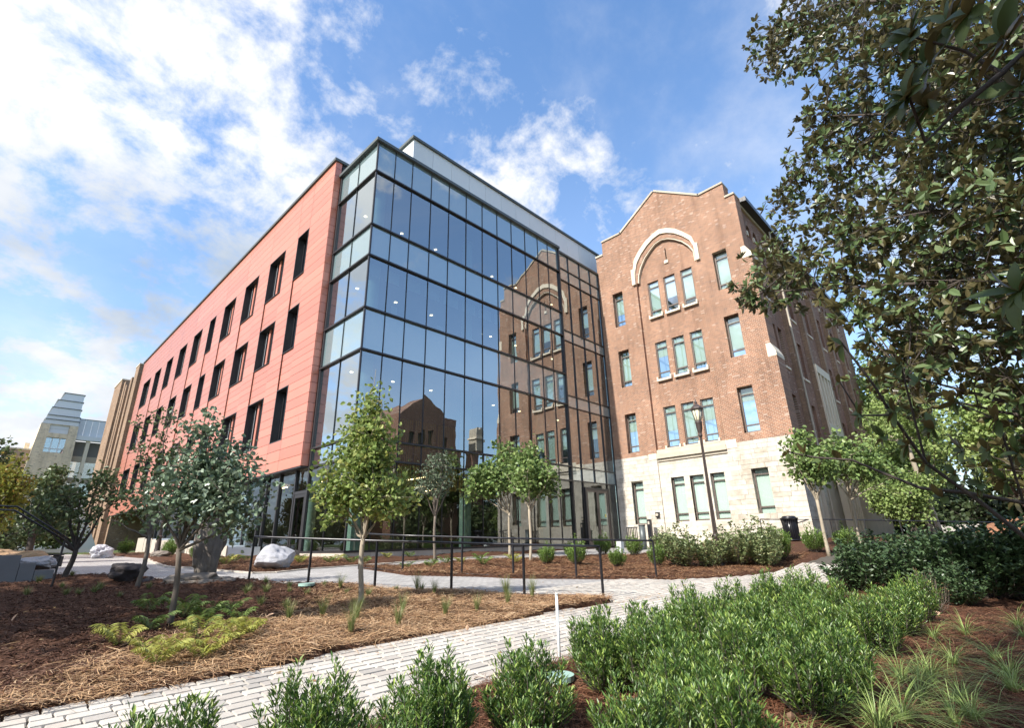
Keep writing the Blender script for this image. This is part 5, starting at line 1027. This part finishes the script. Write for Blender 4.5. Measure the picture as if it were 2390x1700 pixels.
for k, (x, y) in enumerate([(-4.3, -.6), (-3.78, .14), (-3.2, .9), (-2.3, -1.4), (-1.16, -1.14), (-2.1, -.9), (-.8, -.91), (-.3, -2.0), (-.5, -1.5), (1.25, -1.0), (2.15, -1.2), (1.94, -3.7), (2.38, -4.0), (2.44, -5.13), (3.41, -3.9), (4.6, -4.4), (.6, -4.6), (-.2, -4.4), (4, -5.2)]):
    place('bed_fern', fgn if k % 3 else fy, x, y, rng.uniform(.9, 1.5), 'small fern planted in the bed below the glass wall', 'fern', 'ferns below the glass wall', .02)
# pine straw and shredded bark, thousands of loose pieces
def litter(name, xr, yr, n, leaf, L, W, keep, label, zlift=.035, zf=None):
    zf = zf or bedz
    x = rng.uniform(*xr, n); y = rng.uniform(*yr, n); k = keep(x, y); x = x[k]; y = y[k]; m = len(x); a = rng.uniform(0, 6.283, m)
    d = np.stack([np.cos(a), np.sin(a), rng.normal(0, .16, m)], 1); l = rng.uniform(.5, 1.2, m)*L; P = np.stack([x, y, zf(x, y)+rng.random(m)*zlift], 1)
    s = np.stack([-np.sin(a), np.cos(a), rng.normal(0, .3, m)], 1)*(W/2); mid = P+d*(l*.5)[:, None]+np.stack([s[:, 0], s[:, 1], np.full(m, .012)], 1)*rng.normal(0, 3, m)[:, None]*np.array([1, 1, .25]); e = P+d*l[:, None]; 
    V = np.stack([P-s, P+s, mid+s, mid-s, e+s*.5, e-s*.5], 1).reshape(-1, 3); i = np.arange(m)[:, None]*6
    o = link_mesh(name, npmesh(name, V, np.vstack([i+[0, 1, 2, 3], i+[3, 2, 4, 5]]), leaf)); return props(o, label, kind='stuff')
nb = lambda x, y: ~onpath(x, y)
def prox(x, y, d0): return rng.random(len(x)) < np.clip(d0/np.hypot(x+10.06, y+18.7), .0, 1)**2
strawline = lambda x: -12.1+.85*(x+9.5)+.3*np.sin(x*1.3)
litter('pine_straw_near_bed', (-11, 0), (-12.6, -5.5), 150000, M['straw2'], .19, .0062, lambda x, y: nb(x, y) & (y < strawline(x)+rng.normal(0, .35, len(x))) & prox(x, y, 9.), 'loose golden brown pine straw covering the near bed')
litter('pine_straw_far_bed', (-2, 13), (-12.5, -3.2), 45000, M['straw'], .24, .010, lambda x, y: nb(x, y), 'red brown pine straw on the far planting bed')
litter('pine_straw_building_bed', (-5.5, 0), (-3.2, 3), 7000, M['straw'], .2, .010, lambda x, y: nb(x, y) & (x < -.2), 'pine straw around the white boulder')
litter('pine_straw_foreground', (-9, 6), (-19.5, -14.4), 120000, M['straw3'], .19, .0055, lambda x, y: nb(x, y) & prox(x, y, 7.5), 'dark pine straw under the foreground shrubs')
litter('shredded_bark_mulch', (-13, -1), (-13, 0), 120000, M['strawd'], .075, .013, lambda x, y: nb(x, y) & (y > strawline(x)-.8) & prox(x, y, 9.), 'dark shredded bark mulch on the left bed')
litter('pine_straw_on_pavers', (-11, 1), (-14.6, -12.2), 9000, M['straw2'], .12, .005, lambda x, y: onpath(x, y) & (rng.random(len(x)) < np.exp(-np.minimum(np.abs(y+12.45), np.abs(y+14.55))*7)), 'stray pine straw blown onto the edges of the walk', .008, lambda x, y: zg(x, y)+.038)
M['litl'] = leaf_mat('leaf_litter', [(.30, .19, .10), (.42, .30, .16), (.20, .11, .06), (.36, .28, .10)], trans=.1, rough=.8, spec=.2)
litter('leaf_litter_beds', (-12, 4), (-19.5, -4), 900, M['litl'], .055, .035, lambda x, y: nb(x, y) & prox(x, y, 8), 'small dry leaves scattered over the planting beds', .05)
litter('leaf_litter_walk', (-12, 8), (-14.6, -9), 260, M['litl'], .05, .03, lambda x, y: onpath(x, y), 'small dry leaves and bits scattered on the walk', .004, lambda x, y: zg(x, y)+.042)
# fallen leaves
def fallen(x, y, s, label, r=(.3, .2, 1.)):
    o = bpy.data.objects.new('fallen_leaf', dead); COL.objects.link(o); o.location = (x, y, gz(x, y)+.05); o.rotation_euler = r; o.scale = (s, s, s); return props(o, label, 'leaf', 'fallen dry leaves')
M['dead'] = simple('dry_leaf', (.50, .33, .22), .7, .25, 20.)
b = MB(); V = [(0, 0, 0), (.03, .035, .012), (.07, .04, .02), (.12, 0, .012), (.07, -.04, .02), (.03, -.035, .012), (.06, 0, 0)]; b.add(V, F3=[(0, 1, 6), (1, 2, 6), (2, 3, 6), (3, 4, 6), (4, 5, 6), (5, 0, 6)]); dead = b.mesh('fallen_leaf', M['dead'])
for x, y, s, lb in [(-4.8, -16.66, 1.1, 'pale dry leaf upright on the straw below the shrubs'), (2.3, -17.2, 1.6, 'dry leaf on bare straw near the hedge'), (-6.5, -9.77, 1., 'curled pale leaf on the dark mulch'), (-5.94, -10.53, .9, 'dry leaf beside the wispy grass'), (-8.15, -9.15, .9, 'pale leaf near the green ferns'), (-9.39, -8.37, .9, 'pale leaf on dark mulch at the left edge'), (-5.2, -17.0, .8, 'small dry leaf among the sedges'), (-4.9, -12.75, .7, 'tiny leaf lying on the pavers')]: fallen(x, y, s, lb, (rng.uniform(-.6, .6), rng.uniform(-1.2, -.2), rng.uniform(0, 6)))

# ---------------------------------------------------------------- boulders and standing stone
def rock(name, label, x, y, z, sx, sy, sz, mat, seed, rough=.22, cuts=7, cat='boulder', rz=0, sub=4):
    import bmesh
    bm = bmesh.new(); bmesh.ops.create_icosphere(bm, subdivisions=sub, radius=1.); r = np.random.default_rng(seed)
    V = np.array([v.co[:] for v in bm.verts]); F = np.array([[v.index for v in f.verts] for f in bm.faces]); bm.free()
    for _ in range(cuts):
        n = r.normal(size=3); n /= np.linalg.norm(n); d = r.uniform(.55, .85); h = V@n; V = np.where((h > d)[:, None], V-n*(h-d)[:, None]*.92, V)
    N = V/np.linalg.norm(V, axis=1)[:, None]; f = np.zeros(len(V))
    for k in range(26):
        w = r.normal(size=3)*(1.5+k*.55); f += np.sin(V@w*1.2+r.uniform(0, 6))*rough*.34/(1.+k*.45)
    V = V+N*f[:, None]; V[:, 2] = np.clip(V[:, 2], -.85, 1.05); V = V*np.array([sx, sy, sz])
    c, s = math.cos(rz), math.sin(rz); V = np.column_stack([V[:, 0]*c-V[:, 1]*s, V[:, 0]*s+V[:, 1]*c, V[:, 2]])
    o = link_mesh(name, npmesh(name, V, F, mat), None, (x, y, z)); return props(o, label, cat)
rock('boulder', 'large white grey craggy boulder beside the walk below the glass corner', -3.55, -2.35, 2.40, .66, .50, .50, M['rockw'], 11, .12, 20, rz=-.4, sub=5)
rock('boulder', 'low black pitted boulder lying in the mulch behind the thin tree', -7.35, -3.6, 2.18, .52, .34, .27, M['rockd'], 5, .22, 12, rz=-.5)
rock('boulder', 'small dark stone beside the black pitted boulder', -6.95, -3.95, 2.02, .16, .14, .14, M['rockd'], 6, .4)
rock('boulder', 'white rock by the lamp post far across the plaza', -5.3, 14.5, 2.6, .5, .5, .42, M['rockw'], 8, .3)
rock('boulder', 'white grey boulder on the stepped grey wall', -8.75, -1.2, 2.45, .38, .3, .18, M['rockw'], 9, .25); rock('boulder', 'ochre boulder behind the stepped wall', -9.0, -.2, 2.5, .55, .4, .25, M['rocko'], 10, .3)
rock('boulder', 'ochre boulder under the left trees', -9.3, 4.5, 2.5, .8, .5, .35, M['rocko'], 15, .3); rock('boulder', 'low mossy rock in the planting by the red wing', -3.6, 10.5, 2.45, .5, .4, .25, M['rockt'], 12, .3)
rock('standing_stone', 'tall weathered standing stone on a flat slab beside the walk', -6.07, -4.75, 2.72, .27, .24, .92, M['rockt'], 21, .22, 3, 'standing stone', rz=-.5, sub=5)
rock('stone_slab', 'flat rough stone slab under the standing stone', -6.2, -5.0, 2.02, .72, .42, .17, M['rockt'], 22, .28, 5, 'stone slab', rz=-.35)
rock('standing_stone', 'second rough standing stone farther back by the plaza', -4.2, 1.2, 2.9, .35, .3, .75, M['rockt'], 24, .2, 3, 'standing stone', sub=4)

# ---------------------------------------------------------------- railings
def railing(name, label, pts, posts, h=1.07, low=.07, ends=(), r=.027, group=None, top2=None):
    t = empty(name, (*pts[0], float(zg(*pts[0]))), label, 'railing', group); P = np.array([(x, y, float(zg(x, y))+h) for x, y in pts])
    m = MB(); m.tube(P, r, 10); m.build('handrail', M['black'], t, True)
    if low: m = MB(); P2 = P.copy(); P2[:, 2] += low-h; m.tube(P2, .012, 6); m.build('bottom_rail', M['black'], t)
    for x, y in posts: z = float(zg(x, y)); m = MB(); m.box(x-.021, x+.021, y-.021, y+.021, z-.1, z+h-.01); m.build('post', M['black'], t)
    return t
N_ = [(-5.19, -5.17), (-4.37, -6.55), (-3.48, -7.96), (-2.37, -9.30), (-1.42, -10.62), (-.25, -11.85)]
def dense(pts, k=4): return [tuple(np.array(a)+(np.array(b)-np.array(a))*i/k) for a, b in zip(pts[:-1], pts[1:]) for i in range(k)]+[pts[-1]]
railing('near_railing', 'black steel handrail with thin posts along the near side of the ramp', dense(N_), N_)
F_ = [(-1.35, -3.5), (-.95, -5.3), (.1, -6.75), (.95, -8.0), (2.3, -9.2), (4.32, -10.6)]
railing('far_railing', 'black steel handrail along the far bed, behind the near one', dense(F_), F_)
RR = [(18.4, -9.0), (19.6, -11.9), (21, -14.5), (22.4, -17.0), (24.0, -20)]
railing('side_railing', 'long black handrail passing the slender trees at the right', RR, dense(RR, 2), h=1.0, low=0, r=.026)
lr = empty('stair_railing', (-8.6, -3.77, 2.2), 'pair of black sloping stair rails at the left edge', 'railing')
m = MB(); m.tube([(-10.6, -3.7, 3.66), (-9.5, -3.71, 3.63), (-8.79, -3.75, 3.15), (-8.5, -3.77, 2.95)], .016, 8); m.build('handrail', M['black'], lr, True)
m = MB(); m.tube([(-10.6, -3.95, 3.57), (-9.53, -3.95, 3.54), (-8.85, -3.97, 3.1), (-8.62, -3.97, 2.95)], .016, 8); m.build('handrail', M['black'], lr, True)
m = MB(); m.tube([(-8.6, -3.80, 3.02), (-8.62, -3.77, 2.0)], .02, 8); m.build('post', M['black'], lr)
# ---------------------------------------------------------------- lamp posts
def lamp(x, y, z0, H, label):
    t = empty('lamp_post', (x, y, z0), label, 'lamp post', 'bronze lamp posts'); k = H/6.2
    n = 20; a = np.arange(n*2)*math.pi/n; prof = [(1.15, .085), (1.3, .078), (4.3, .052), (4.9, .048)]
    V = []; 
    for zz_, r in prof:
        rr = np.where(np.arange(n*2) % 2, r, r*.86); V += [(x+math.cos(q)*w*k, y+math.sin(q)*w*k, z0+zz_*k) for q, w in zip(a, rr)]
    F = [(i*n*2+j, i*n*2+(j+1) % (n*2), (i+1)*n*2+(j+1) % (n*2), (i+1)*n*2+j) for i in range(3) for j in range(n*2)]
    m = MB(); m.add(V, F); m.build('fluted_pole', M['bronze'], t)
    m = MB(); 
    def lathe(pr, nn=20): P = [(x, y, z0+b*k) for b, _ in pr]; m.tube(P, [r*k for _, r in pr], nn)
    lathe([(-.1, .2), (.0, .2), (.08, .19), (.12, .15), (.5, .13), (.95, .11), (1.0, .13), (1.05, .145), (1.1, .12), (1.15, .09)]); m.build('base', M['bronze'], t, True)
    m = MB(); lathe([(4.85, .06), (4.92, .085), (4.98, .06), (5.03, .07), (5.2, .115), (5.42, .13), (5.46, .145), (5.5, .12)], 16); m.build('capital', M['bronze'], t, True)
    m = MB(); lathe([(5.5, .10), (5.6, .12), (5.98, .20)], 12); m.build('globe', M['lampglass'], t, True)
    for q in range(8):
        c, s = math.cos(q*math.pi/4), math.sin(q*math.pi/4); m = MB(); m.tube([(x+c*.115*k, y+s*.115*k, z0+5.48*k), (x+c*.235*k, y+s*.235*k, z0+6.0*k)], .011*k, 5); m.build('cage_bar', M['bronze'], t)
    m = MB(); lathe([(5.98, .255), (6.02, .265), (6.06, .25), (6.2, .10), (6.24, .05), (6.3, .06), (6.36, .03), (6.48, .008)], 8); m.build('hood', M['bronze'], t)
lamp(8.93, -10.58, 1.72, 5.95, 'bronze fluted lamp post with lantern in front of the limestone base')
lamp(-3.4, 12.4, 2.36, 5.6, 'bronze lamp post across the plaza beside the red wing')
# ---------------------------------------------------------------- small things
def slat_bin(x, y, z, r, h, label):
    t = empty('trash_can', (x, y, z), label, 'trash can'); m = MB(); m.tube([(x, y, z+.1), (x, y, z+h*.86)], r*.78, 16); m.build('liner', M['black'], t, True)
    for k in range(26): a = k*math.pi/13; m = MB(); m.tube([(x+math.cos(a)*r*.86, y+math.sin(a)*r*.86, z+.08), (x+math.cos(a)*r*.9, y+math.sin(a)*r*.9, z+h*.7), (x+math.cos(a)*r*1.02, y+math.sin(a)*r*1.02, z+h*.9)], .015, 4); m.build('slat', M['black'], t)
    for zz_, rr in ((.08, .87), (h*.9, 1.03)):
        m = MB(); m.tube([(x+math.cos(q)*r*rr, y+math.sin(q)*r*rr, z+zz_) for q in np.linspace(0, 6.2832, 25)], .028, 6); m.build('hoop', M['black'], t, True)
    m = MB(); m.tube([(x, y, z+h*.9), (x, y, z+h)], [r*.98, r*.72], 20); m.build('lid', M['black'], t, True)
slat_bin(16.8, -10.85, 2.4, .36, 1.15, 'black slatted trash can at the corner of the limestone base')
bs = empty('metal_chair', (14.6, -3.5, 2.15), 'black metal slatted chair by the entrance doors', 'chair')
m = MB(); m.box(14.3, 14.85, -3.85, -3.2, 2.6, 2.64); m.build('seat', M['black'], bs)
for k in range(7): m = MB(); y_ = -3.82+k*.1; m.box(14.83, 14.86, y_, y_+.035, 2.64, 3.25); m.build('back_slat', M['black'], bs)
m = MB(); m.box(14.82, 14.87, -3.85, -3.18, 3.25, 3.3); m.build('top_rail', M['black'], bs)
for a, b_ in ((14.32, -3.83), (14.32, -3.22), (14.84, -3.83), (14.84, -3.22)): m = MB(); m.tube([(a, b_, 2.1), (a, b_, 2.62)], .02, 6); m.build('leg', M['black'], bs)
bn = empty('litter_bin', (14.9, -4.1, 2.15), 'tall grey cylindrical bin standing beside the black chair', 'bin'); m = MB(); m.tube([(14.9, -4.1, 2.1), (14.9, -4.1, 3.35)], .17, 18); m.build('body', M['cap'], bn, True); m = MB(); m.tube([(14.9, -4.1, 3.35), (14.9, -4.1, 3.4)], .185, 18); m.build('rim', M['mull'], bn, True)
po = empty('card_reader_post', (18.6, -2.5, 2.2), 'slim black card reader post in front of the limestone wall', 'post'); m = MB(); m.box(18.5, 18.68, -2.6, -2.36, 2.1, 3.78); m.build('body', M['black'], po); m = MB(); m.box(18.485, 18.5, -2.54, -2.42, 3.5, 3.68); m.build('reader', M['conc'], po)
wb = MB(); wb.box(11.7, 11.95, -4.75, -4.5, 2.0, 2.62); wb.box(11.67, 11.98, -4.78, -4.47, 2.62, 2.66); props(wb.build('utility_box', M['blindw']), 'small white utility box at the kerb in front of the entrance', 'utility box')
wp = MB(); wp.tube([(-4.95, -14.45, 1.2), (-4.94, -14.44, 2.08)], .017, 12); wp.tube([(-4.94, -14.44, 2.08), (-4.94, -14.44, 2.10)], .019, 12); props(wp.build('marker_pipe', M['blindw'], None, True), 'thin white plastic marker pipe standing at the edge of the walk', 'pipe')
for x, y, lb in ((-4.74, -7.29, 'flat round pale green valve cover in the mulch below the rail'), (-5.6, -14.95, 'round pale green valve cover under the inkberries by the walk')):
    cv = MB(); z = gz(x, y)+.02; cv.tube([(x, y, z), (x, y, z+.05)], .17, 20); props(cv.build('valve_cover', simple('pale_green_plastic', (.32, .48, .42), .5)), lb, 'valve cover')
# stepped grey wall, benches and steps at the left
sw = empty('stepped_wall', (-9.2, -2.2, 2.0), 'grey concrete wall stepping down to the plaza at the left edge', 'wall')
for x0, x1, z1 in ((-12.5, -9.13, 2.67), (-9.12, -8.85, 2.49), (-8.84, -8.5, 2.33)): m = MB(); m.box(x0, x1, -2.26, -1.9, 1.8, z1); m.build('wall_block', M['concg'], sw)
pb = empty('timber_bench', (-8.9, 3.5, 2.2), 'long low dark timber bench under the left trees', 'bench')
for k in range(5): m = MB(); m.box(-10.6, -7.9, 2.6+k*.13, 2.71+k*.13, 2.62, 2.67); m.build('slat', M['barkd'], pb)
for k in range(3): m = MB(); m.box(-10.5+k*1.2, -10.4+k*1.2, 2.65, 3.2, 2.2, 2.62); m.build('support', M['barkd'], pb)
m = MB(); m.box(-10.6, -7.9, 2.58, 2.6, 2.3, 2.6); m.build('apron', M['barkd'], pb)
ps = empty('plaza_steps', (-1.5, 16, 2.3), 'row of white concrete steps rising along the red wing', 'steps')
for k in range(9): y0 = 8.+k*2.1; m = MB(); m.box(-1.55, -.12, y0, y0+2.05, 2.1, 2.75+.09*k); m.build('step', M['white'], ps); m = MB(); m.box(-1.62, -1.56, y0, y0+2.0, 2.2, 2.82+.09*k); m.build('nosing', M['conc'], ps)
sc_ = empty('curved_wall', (-2.5, 48, 2.6), 'white curved canopy wall at the far end of the red wing', 'wall'); m = MB(); P = [(-3.8+3.4*math.sin(q), 49.8, 2.5+6.2*math.cos(q)) for q in np.linspace(-1.1, .1, 14)]
m.prism([(p[0], p[2]) for p in P]+[(-.5, 2.4), (-6.6, 2.4)], .5, lambda a, b_, c: (a, 49.3+c, b_)); m.build('wall_face', M['white'], sc_)
fw_ = empty('low_white_wall', (-8, 33, 2.5), 'low white wall with pipe rail behind the plaza', 'wall'); m = MB(); m.box(-12, -3.2, 33, 33.3, 2.4, 2.95); m.build('wall_face', M['white'], fw_); m = MB(); m.tube([(-12, 33, 4.1), (-5, 33, 4.3)], .04, 6); m.build('pipe_rail', M['black'], fw_)
for x in (-11, -9, -7, -5): m = MB(); m.tube([(x, 33, 3.2), (x, 33, 4.2)], .03, 6); m.build('post', M['black'], fw_)
# tree trunks, straw slope and a walker at the far right
tree('slim_tree', 'pair of pale leaning trunks rising through the right railing', 'tree', (25.8, -15.5, gz(25.8, -15.5)), (25.3, -15.2, 7.5), [(25, -15.3, 9, 2.0, 2.0, 1.6)], M['lf_bg'], M['barkl'], 5, 90, 20, (.2, .16), .13, None, spread=.3)
dome = MB(); 
xs_ = np.linspace(34, 62, 24); ys_ = np.linspace(-34, -14, 20); gx, gy = np.meshgrid(xs_, ys_); gzz = zg(gx, gy)+2.4*np.clip(1-((gx-48)/14)**2, 0, 1)*np.clip(1-((gy+24)/10)**2, 0, 1)-.05
i2 = np.arange(19)[:, None]*24+np.arange(23)[None]; props(link_mesh('mulch_bank', npmesh('mulch_bank', np.stack([gx, gy, gzz], -1).reshape(-1, 3), np.stack([i2, i2+1, i2+25, i2+24], -1).reshape(-1, 4), simple('orange_brown_straw_bank', (.36, .17, .09), .9, .3, 1.2), True)), kind='structure')
def person(x, y, z, label):
    import bmesh
    t = empty('person', (x, y, z), label, 'person')
    pts = {'pel': (0, 0, .95), 'ch': (0, .02, 1.32), 'nk': (0, .02, 1.5), 'hd': (0, .04, 1.62), 'ht': (0, .04, 1.75), 'hl': (.09, 0, .9), 'kl': (.11, .14, .5), 'fl': (.11, .02, .08), 'tl': (.11, .2, .04), 'hr': (-.09, 0, .9), 'kr': (-.1, -.02, .5), 'fr': (-.1, -.26, .1), 'tr': (-.1, -.12, .04), 'sl': (.19, .02, 1.42), 'el': (.25, -.08, 1.15), 'wl': (.23, .08, .95), 'hal': (.22, .14, .88), 'sr': (-.19, .02, 1.42), 'er': (-.25, .02, 1.15), 'wr': (-.22, .16, 1.0), 'har': (-.2, .22, .95)}
    rad = {'pel': .15, 'ch': .16, 'nk': .06, 'hd': .09, 'ht': .08, 'hl': .1, 'kl': .065, 'fl': .045, 'tl': .04, 'hr': .1, 'kr': .065, 'fr': .045, 'tr': .04, 'sl': .07, 'el': .045, 'wl': .03, 'hal': .035, 'sr': .07, 'er': .045, 'wr': .03, 'har': .035}
    ed = [('pel', 'ch'), ('ch', 'nk'), ('nk', 'hd'), ('hd', 'ht'), ('pel', 'hl'), ('hl', 'kl'), ('kl', 'fl'), ('fl', 'tl'), ('pel', 'hr'), ('hr', 'kr'), ('kr', 'fr'), ('fr', 'tr'), ('ch', 'sl'), ('sl', 'el'), ('el', 'wl'), ('wl', 'hal'), ('ch', 'sr'), ('sr', 'er'), ('er', 'wr'), ('wr', 'har')]
    ks = list(pts); me = bpy.data.meshes.new('body'); me.from_pydata([pts[k] for k in ks], [(ks.index(a), ks.index(b)) for a, b in ed], []); me.materials.append(M['skin'])
    o = bpy.data.objects.new('body', me); COL.objects.link(o); o.parent = t; o.modifiers.new('skin', 'SKIN'); me.skin_vertices.new() if not me.skin_vertices else None
    for i, k in enumerate(ks): me.skin_vertices[0].data[i].radius = (rad[k], rad[k]); me.skin_vertices[0].data[i].use_root = (k == 'pel')
    sb = o.modifiers.new('sub', 'SUBSURF'); sb.levels = 1; sb.render_levels = 1
    m = MB(); m.tube([(0, 0, .85), (0, .01, 1.0), (0, .02, 1.35), (0, .02, 1.46)], [.17, .175, .19, .09], 14); c = bpy.data.objects.new('shirt', m.mesh('shirt', M['person_c'], True)); COL.objects.link(c); c.parent = t
    m = MB(); m.tube([(0, .04, 1.66), (0, .03, 1.80)], [.11, .06], 12); c = bpy.data.objects.new('hair', m.mesh('hair', M['barkd'], True)); COL.objects.link(c); c.parent = t
    return t
p_ = person(59.7, -13.4, float(zg(59.7, -13.4))+.9, 'walker in a pink top among the dark trees at the far right'); p_.rotation_euler = (0, 0, 1.2)
fp = MB(); fp.box(52, 68, -16, -11, float(zg(59, -13))-.3, float(zg(59, -13))+.92); props(fp.build('walkway', M['asph']), kind='structure')
